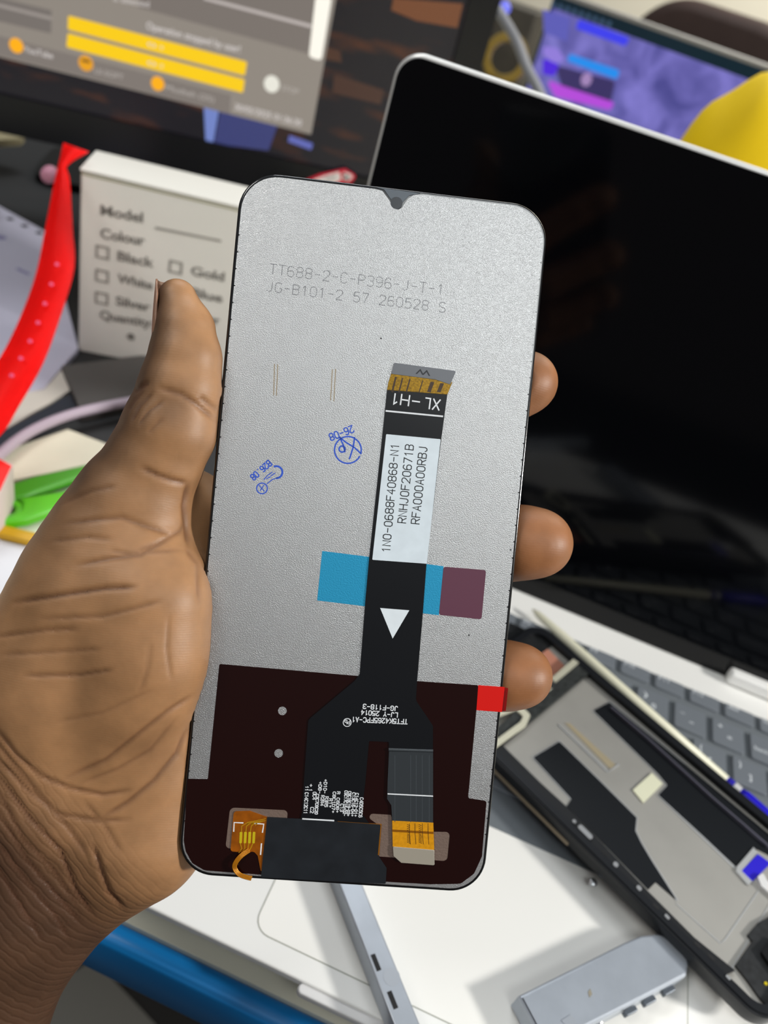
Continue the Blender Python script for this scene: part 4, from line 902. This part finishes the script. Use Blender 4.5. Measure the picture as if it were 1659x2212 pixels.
prism('tan_tape', cpoly([(1220, 1562), (1231, 1563), (1331, 1654), (1319, 1663)]), ZP, ZP + .0002, mat('tan_tape', 'a3977c', .6), ch)
prism('tape_rim', strip(cpoly([(1206, 1566), (1312, 1668), (1336, 1652)]), .0007), ZP, ZP + .0004, mat('plate_light', 'b9bbbc', .4, .3), ch)
prism('cream_pad', cpoly([(1366, 1708), (1407, 1671), (1430, 1694), (1389, 1736)]), ZP, ZP + .0006, mat('cream_pad', 'e2e2c6', .6), ch)
prism('copper_patch', cpoly([(1140, 1420), (1176, 1396), (1228, 1448), (1190, 1478), (1150, 1460)]), ZP, ZP + .0004, mat('copper_foil', 'c98a74', .45, .2), ch)
prism('crossbar', cpoly([(1238, 1428), (1272, 1456), (1090, 1606), (1066, 1580)], -.001), ZP, -.0004, mat('crossbar_grey', '3a3d3c', .45, .2, vary=(500, .5)), ch)
prism('foam_strip', [cpoly([(1238, 1424), (1250, 1432), (1200, 1474), (1190, 1466)], 0), cpoly([(1180, 1480), (1192, 1488), (1170, 1504), (1162, 1496)], 0)], -.0006, .0002, mat('cream_foam', 'b9b7a4', .6), ch)
prism('foam_ring', rounded(cpoly([(1052, 1540), (1118, 1520), (1146, 1545), (1136, 1568), (1062, 1622), (1040, 1600)], 0), .0018, 5), -.0006, .0004, mat('cream_foam_ring', 'cfcdb8', .5), ch, holes=[rounded(cpoly([(1056, 1556), (1114, 1534), (1130, 1548), (1124, 1560), (1070, 1600)], 0), .001, 4)])
prism('dark_pocket', cpoly([(1100, 1345), (1160, 1372), (1190, 1398), (1130, 1440), (1080, 1420)]), ZP, ZP + .0005, mat('dark_board', '1c1e20', .5, vary=(400, .7)), ch)
bp_ = prism('blue_label', cpoly([(1600, 1883), (1636, 1846), (1664, 1866), (1623, 1906)]), ZP, ZP + .0005, mat('blue_label', '2314c4', .45, 0, .5), ch)
prism('label_rim', cpoly([(1590, 1874), (1626, 1832), (1634, 1844), (1600, 1883), (1623, 1906), (1614, 1914), (1588, 1884)]), ZP, ZP + .0008, mat('plate_light', 'b9bbbc', .4, .3), ch)
prism('white_clip', rounded(cpoly([(1632, 1898), (1644, 1890), (1652, 1906), (1700, 1950), (1690, 1962), (1640, 1918)]), .0006), ZP, ZP + .0018, mat('white_clip', 'd6d6d6', .35), ch)
prism('groove_line', [strip(cpoly([(1460, 1952), (1556, 2038), (1566, 2030), (1638, 1925)]), .00035), strip(cpoly([(1578, 2096), (1670, 1940)]), .0003)], ZP, ZP + .0002, mat('plate_light', 'b9bbbc', .4, .3), ch)
brd = prism('circuit_board', cpoly([(1634, 1996), (1612, 2022), (1622, 2036), (1586, 2088), (1610, 2118), (1640, 2160), (1700, 2220), (1800, 2100), (1700, 1960)]), ZP, ZP + .0012, mat('dark_board', '1c1e20', .5, vary=(400, .7)), ch)
prism('speaker', rounded(cpoly([(1640, 2060), (1668, 2030), (1730, 2080), (1690, 2130)], ZP + .0012), .001), ZP + .0012, ZP + .0028, M_black_plastic, brd)
gd = [CF.px(1650, 2128, ZP), CF.px(1662, 2142, ZP)]
prism('gold_contact', [disc(g_[0], g_[1], .0006, 12) for g_ in gd], ZP + .0012, ZP + .0016, mat('bright_gold', 'e6cf22', .3, .4), brd)
M_hi = mat('clip_metal', 'a9abad', .35, .4)
for x, y, u, v, w in ((1250, 1784, 1278, 1812, .0022), (1237, 1772, 1243, 1778, .0014), (1325, 1864, 1334, 1872, .002), (1376, 1914, 1384, 1924, .0017), (1436, 1976, 1445, 1986, .0012), (1568, 2107, 1577, 2117, .0011)):
    p_ = [CF.px(x, y, 0), CF.px(u, v, 0)]; prism('side_clip', rounded(strip(p_, w), w * .4, 4), 0, .0004, M_hi, ch)
for x, y in ((1300, 1836), (1410, 1952), (1500, 2035), (1530, 2062)):
    prism('side_slot', strip([CF.px(x, y, 0), CF.px(x + 13, y + 12, 0)], .0012), 0, .0001, mat('hole_black', '0a0a0c', .6), ch)
prism('gold_side_trim', rounded([(-CW / 2 - .0003, .002), (-CW / 2 + .0003, .002), (-CW / 2 + .0003, CH / 2 - .01), (-CW / 2 - .0003, CH / 2 - .01)], 0.0001), -.0068, -.0050, mat('bronze_trim', 'a0917a', .4, .3), ch)

# cream stick pen with a blue end beside the phone frame
p0, p1 = on_z(1150, 1316, .0046), on_z(1770, 1866, .0046)
j = on_z(1568, 1686, .0046); Lp = float(np.linalg.norm(p1 - p0)); Lj = float(np.linalg.norm(j - p0))
PF = make_frame(p0, (0, 0, 1), p1 - p0)
pn = thing('pen', 'thin cream pen with a blue end lying between the phone frame and the keys', 'pen', PF)
me = lathe_mesh([(.0004, 0), (.0017, .004), (.0022, .02), (.0024, Lj)], 18); smooth(me); link('barrel', me, mat('cream_barrel', 'dcdac2', .4), pn)
me = lathe_mesh([(.0023, Lj), (.0023, Lj + .001), (.0026, Lj + .0012), (.0026, Lj + .003), (.0023, Lj + .0032), (.0023, Lj + .0036)], 18); link('band', me, mat('blue_ring', '2416b0', .4), pn)
me = lathe_mesh([(.0023, Lj + .0034), (.0027, Lj + .0038), (.0027, Lj + .0068), (.0023, Lj + .007)], 18); link('collar', me, mat('white_collar', 'd8d8d8', .3), pn)
me = lathe_mesh([(.0026, Lj + .007), (.0032, Lj + .010), (.0032, Lp - .004), (.0014, Lp)], 18); smooth(me); link('end_cap', me, mat('blue_cap', '1f10cc', .4, 0, .5), pn)

# ------------------------------------------------------------------ metal parts on the palm rest
zt = .0085
q0, q1 = on_z(760.5, 1916, zt), on_z(879.5, 2212, zt); bd_ = (q1 - q0) / np.linalg.norm(q1 - q0); wv_ = on_z(786, 1917, zt) - on_z(735, 1915, zt); nrm = np.array([-bd_[1], bd_[0], 0]); bw_ = abs(wv_ @ nrm)
RF = make_frame(np.array([q0[0], q0[1], 0.0003]), bd_, (0, 0, 1))
Lb = float(np.linalg.norm(q1 - q0))
M_zinc = mat('zinc_grey', 'b4bbc4', .38, .55, .5, vary=(90, .08), bump=(300, .05, .0003))
bar = thing('metal_bar', 'long grey metal bar with two square slots lying across the trackpad', 'bar', RF)
prism('bar_body', rect(-.045, -bw_ / 2, Lb + .03, bw_ / 2, .0006, 3), 0, zt - .0003, M_zinc, bar, bevel=.0005)
sl_ = []
for x, y in ((812, 2079), (848, 2160)):
    l = RF.px(x, y, zt - .0003); sl_.append(rect(l[0] - .0026, l[1] - .0008, l[0] + .0026, l[1] + .0008))
prism('slot', sl_, zt - .0004, zt - .0002, mat('hole_black', '0a0a0c', .6), bar)
l = RF.px(846, 2110, zt - .0003); prism('stamped_circle', disc(l[0], l[1], .0028, 20), zt - .0004, zt - .00022, mat('zinc_light', 'b4bac2', .35, .5), bar)
zk = .0090
blk_poly = [(1120, 2150), (1240, 2090), (1350, 2035), (1385, 2020), (1425, 2016), (1462, 2036), (1490, 2078), (1484, 2108), (1400, 2152), (1300, 2203), (1180, 2264)]
L = [tuple(on_z(x, y, zk)[:2]) for x, y in blk_poly]; c = np.mean(L, 0)
KF = Frame((c[0], c[1], .0003), np.eye(3)); L = [(x - c[0], y - c[1]) for x, y in L]
blk = thing('metal_block', 'flat grey metal block with a rounded end lying under the phone frame', 'metal block', KF)
me = prism_mesh(rounded(L, [.0006, 0, 0, .003, .004, .004, .004, .003, 0, 0, .0006], 5), 0, zk - .0003, bevel=.0011); smooth(me, False); link('block_body', me, M_zinc, blk)
ss = [tuple((on_z(x, y, zk) - np.array([c[0], c[1], 0]))[:2]) for x, y in ((1212, 2205), (1232, 2192), (1248, 2208), (1228, 2222))]
prism('clear_patch', ss, zk - .0003, zk - .0001, mat('zinc_light', 'b4bac2', .35, .5), blk)
st_ = [tuple((on_z(x, y, zk) - np.array([c[0], c[1], 0]))[:2]) for x, y in ((1270, 2143), (1275, 2136), (1279, 2148), (1273, 2155))]
prism('rust_spot', st_, zk - .0003, zk - .00015, mat('rust', '8d8676', .7), blk)
M_chrome = mat('chrome', 'd8dadd', .15, .95)
e0, e1 = on_z(1300, 2210, .006), on_z(1484, 2112, .006); ed = (e1 - e0) / np.linalg.norm(e1 - e0); en = np.array([ed[1], -ed[0], 0])
for k_ in (.30, .52, .75):
    p_ = e0 + (e1 - e0) * k_ + en * .0005 - np.array([c[0], c[1], .0003]); f_ = make_frame(p_, ed, (0, 0, 1))
    me = prism_mesh(rect(-.0026, -.0012, .0026, .0006, .0004), -.0015, .0008, bevel=.0003); me.transform(f_.mat()); link('side_lug', me, mat('lug_grey', '5f666e', .4, .5), blk)
def screw(px, py, z, s, label, tilt):
    p_ = on_z(px, py, z); f_ = make_frame(p_, (1, .2, 0), tilt)
    t_ = thing('screw', label, 'screw', f_)
    me = lathe_mesh([(.0001, .0008), (.0012, .0008), (.0016, .0004), (.0016, 0), (.0008, 0)], 18); me.transform(Matrix.Scale(s, 4)); smooth(me); link('head', me, M_chrome, t_)
    me = lathe_mesh([(.0008, 0), (.0006, -.0008), (.0008, -.0012), (.0006, -.0018), (.0008, -.0022), (.0006, -.0030), (.0002, -.0034)], 14); me.transform(Matrix.Scale(s, 4)); link('shank', me, M_chrome, t_)
screw(1281, 1906, .0034, 1.0, 'tiny chrome screw standing on the palm rest left of the phone frame', (-.3, -.2, 1))
screw(1290, 2206, .0046, 1.3, 'larger chrome screw at the bottom edge beside the metal block', (-.9, -.3, .35))

fl_ = [tuple(on_z(x, y, -.745)[:2]) for x, y in ((203, 2072), (335, 2212), (470, 2370), (120, 2420), (40, 2240), (110, 2130))]  # pale slab paints the lit part of the floor beside the table's shadow
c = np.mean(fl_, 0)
tag(prism('lit_floor', [(x - c[0], y - c[1]) for x, y in fl_], 0, .005, mat('lit_floor_grey', '7d7a73', .6), None, Frame((c[0], c[1], -.75), np.eye(3))), 'pale grey slab standing in for lit floor under the table edge', 'lit_floor')
# ------------------------------------------------------------------ far side of the table
# second laptop with a purple desktop
A_, B_ = at_depth(1345, 28, 1.0), None
d2_ = np.array([.912, -.410, 0])
tilt_ = math.radians(0)
nF = np.array([d2_[1], -d2_[0], 0])
NF = make_frame(A_ + np.array([0, 0, -.226]) , d2_, nF)
zbase = NF.o[2]
lap2 = thing('laptop', 'distant silver laptop showing a blue and purple desktop picture, behind the open laptop', 'laptop', NF)
xl2, xr2 = NF.px(1168, 100)[0], NF.px(1168, 100)[0] + .40
link('lid', prism_mesh(rect(xl2 - .006, -.012, xr2 + .006, .226, .008), -.007, 0, bevel=.002), mat('silver_lid_far', 'a7a49e', .35, .4), lap2)
b2 = link('base', prism_mesh(rect(xl2 - .006, 0, xr2 + .006, .235, .008), -.016, 0, bevel=.002), mat('silver_lid_far', 'a7a49e', .35, .4), lap2)
b2.data.transform(Matrix.Translation((0, -.012, 0)) @ Matrix.Rotation(math.radians(90), 4, 'X') @ Matrix.Scale(-1, 4, (0, 1, 0)))
m2 = bpy.data.materials.new('purple_desktop'); m2.use_nodes = True; nt = m2.node_tree; bs = nt.nodes['Principled BSDF']
tc = nt.nodes.new('ShaderNodeTexCoord'); nz = nt.nodes.new('ShaderNodeTexNoise'); nz.inputs['Scale'].default_value = 22; nz.inputs['Detail'].default_value = 5; nz.inputs['Distortion'].default_value = .8
nt.links.new(tc.outputs['Object'], nz.inputs['Vector']); rp = nt.nodes.new('ShaderNodeValToRGB')
rp.color_ramp.elements[0].position = .3; rp.color_ramp.elements[0].color = srgb('45438c'); rp.color_ramp.elements[1].position = .75; rp.color_ramp.elements[1].color = srgb('837cd0')
nt.links.new(nz.outputs[0], rp.inputs[0]); nt.links.new(rp.outputs[0], bs.inputs['Emission Color']); bs.inputs['Emission Strength'].default_value = 1.0; bs.inputs['Base Color'].default_value = (.01, .01, .01, 1)
bez2 = link('bezel', prism_mesh(rect(xl2 - .004, -.008, xr2 + .004, .220, .005), 0, .0006), mat('bezel_teal', '16303f', .3), lap2)
scr2 = link('screen', prism_mesh(rect(xl2, 0, xr2, .206), .0006, .001), m2, lap2)
def ui2(name, poly, c_, z=.0014, r=0, e=1.0):
    L = NF.pts(poly); return prism(name, rounded(L, r) if r else L, z - .0003, z, mat('far_' + c_, c_, .4, emit=e), scr2)
ui2('picture_shape', [(1174, 20), (1232, 40), (1226, 90), (1176, 70)], '5a5ab4')
ui2('picture_shape', [(1252, 42), (1362, 82), (1352, 100), (1245, 62)], '3a3cec', .0017, .003)
ui2('picture_shape', [(1232, 116), (1340, 152), (1334, 172), (1226, 132)], '1a8cec', .0017, .003)
ui2('picture_shape', [(1176, 100), (1205, 104), (1222, 130), (1200, 138), (1174, 118)], '8f7ad8', .0017, .003)
ui2('picture_shape', [(1174, 125), (1210, 140), (1198, 165), (1174, 160)], '4a1ed8', .0018, .003)
ui2('picture_shape', [(1200, 140), (1330, 175), (1320, 225), (1215, 190)], '352c60', .0015, .004)
ui2('picture_shape', [(1180, 170), (1218, 186), (1330, 222), (1318, 238), (1200, 208)], 'b448d8', .0019, .003)
c = NF.px(1268, 172); prism('picture_shape', disc(c[0], c[1], .008, 14), .0017, .002, mat('far_pinkish', 'a88ac0', .4, emit=.9), scr2)
ic = []
for i in range(9): 
    c = NF.px(1196 + i * 15, 10 + i * 5.2); ic.append(disc(c[0], c[1], .003, 12))
prism('menu_icons', ic, .0005, .0012, mat('far_icons', '4a6a8c', .4, emit=.6), bez2)
# base rests on a riser
rz = zbase - .012 - .016
rp0 = NF.o; f = Frame((rp0[0], rp0[1], TZ), NF.R[:, [0, 2, 1]] * np.array([1, -1, 1]))
f = make_frame((rp0[0], rp0[1], TZ), d2_, (0, 0, 1))
if rz - TZ > .003:
    tag(prism('riser', rect(xl2, -.22, xr2, -.01, .01), 0, rz - TZ - .0005, mat('riser_dark', '23201f', .6), None, f), 'dark riser under the distant silver laptop', 'riser')
# yellow bag
yc = at_depth(1655, 330, .56)
f = make_frame((yc[0], yc[1], TZ), (1, 0, 0), (0, 0, 1))
hy = at_depth(1660, 146, .56)[2] - TZ
bm = bmesh.new(); bmesh.ops.create_uvsphere(bm, u_segments=40, v_segments=28, radius=1)
wy = np.linalg.norm(at_depth(1470, 330, .56) - yc)
for v in bm.verts:
    x, y, z = v.co; sx = lambda t, e: math.copysign(abs(t) ** e, t)
    v.co = (sx(x, .75) * wy * 1.05, sx(y, .75) * .045, hy / 2 + sx(z, .72) * hy / 2 + .003 * math.sin(9 * x + 4 * z))
me = bpy.data.meshes.new('bag_body'); bm.to_mesh(me); bm.free(); smooth(me)
yb = thing('bag', 'bright yellow rounded bag standing behind the right side of the open laptop', 'bag', f)
link('bag_body', me, mat('yellow_cloth', 'e8c400', .7, 0, .3, vary=(18, .06)), yb)
hd = [(-.03, 0, hy * .97), (-.032, 0, hy + .012), (0, 0, hy + .022), (.032, 0, hy + .012), (.03, 0, hy * .97)]
link('zip', tube_mesh([(-wy * .9, -.045, hy * .62), (-wy * .3, -.047, hy * .66), (wy * .4, -.047, hy * .66), (wy * .9, -.04, hy * .62)], .0012, name='zip'), mat('bag_zip', 'a88a06', .6), yb)
# chair back further off
cc_ = at_depth(1570, 60, 1.9); CHT = at_depth(1560, -8, 1.9)[2] + .75
f = make_frame((cc_[0], cc_[1], -.75), (.94, -.34, 0), (0, 0, 1))
chair = thing('chair', 'dark brown padded chair back rising behind the distant laptop', 'chair', f)
M_br = mat('brown_leather', '3e302c', .55, 0, .3, vary=(12, .15))
me = prism_mesh(rounded([(-.21, .40), (.21, .40), (.25, CHT - .02), (-.25, CHT - .02)], [.05, .05, .16, .16], 14), -.03, .03, bevel=.025); me.transform(Matrix.Rotation(math.radians(90), 4, 'X')); smooth(me); link('backrest', me, M_br, chair)
link('seat', prism_mesh(rect(-.23, -.02, .23, .44, .05), .38, .45, bevel=.03), M_br, chair)
for lx in (-.19, .19):
    for ly in (.02, .40): link('leg', prism_mesh(rect(lx - .015, ly - .015, lx + .015, ly + .015), 0, .39), M_black_plastic, chair)
# clutter beyond the monitor: tape roll, black adapter, grey cable
def on_tab(px, py): return on_z(px, py, TZ)
rollp = at_depth(1092, 128, .98)
hb = rollp[2] - TZ - .030
f = make_frame((rollp[0], rollp[1], TZ), (1, .2, 0), (0, 0, 1))
tag(link('storage_tin', prism_mesh(rect(-.05, -.035, .05, .035, .012), 0, hb, bevel=.003), mat('dark_tin', '2e2d28', .45, .3, vary=(30, .4)), None, f), 'dark tin between the monitor and the distant laptop, under the amber tape roll', 'tin')
f = make_frame((rollp[0], rollp[1], TZ + hb + .0305), (1, .1, 0), (0.1, -1, .25))
tag(link('tape_roll', prism_mesh(disc(0, 0, .028, 32), -.009, .009, holes=[disc(0, 0, .018, 28)], bevel=.001), mat('amber_tape', '7a6422', .4, vary=(80, .3)), None, f), 'amber tape roll standing on the dark tin beside the monitor', 'tape')
bp2 = at_depth(1100, 5, 1.16)
f = make_frame((bp2[0], bp2[1], TZ), (1, -.2, 0), (0, 0, 1))
tag(link('cardboard_box', prism_mesh(rect(-.075, -.04, .06, .06, .004), 0, bp2[2] - TZ, bevel=.002), mat('dim_cardboard', '3a352c', .7, vary=(20, .4)), None, f), 'dull dark cardboard box standing behind the amber tape roll', 'box')
gp = [at_depth(1075, 20, .90), at_depth(1100, 60, .89), at_depth(1122, 100, .87), at_depth(1138, 150, .86), at_depth(1162, 190, .85), at_depth(1180, 240, .83)]
gp += [gp[-1] + np.array([.03, -.01, -.05]), np.array([gp[-1][0] + .07, gp[-1][1] + .02, TZ + .0056]), np.array([gp[-1][0] + .16, gp[-1][1] + .03, TZ + .0056])]
tag(link('cable', tube_mesh([tuple(p) for p in gp], .0055, name='cable'), mat('grey_cable', '77787c', .5)), 'thick grey cable rising from the table between the monitor and the distant laptop', 'cable')
bl = at_depth(1090, 18, 1.02)
me = lathe_mesh([(.0001, -.008), (.006, -.006), (.008, 0), (.006, .006), (.0001, .008)], 16); smooth(me)
tag(link('indicator_lamp', me, mat('blue_lamp', '6a70e8', .4, emit=1.2), None, make_frame(bl, CR[:, 0], CR[:, 2])), 'small glowing blue lamp right of the monitor', 'lamp')
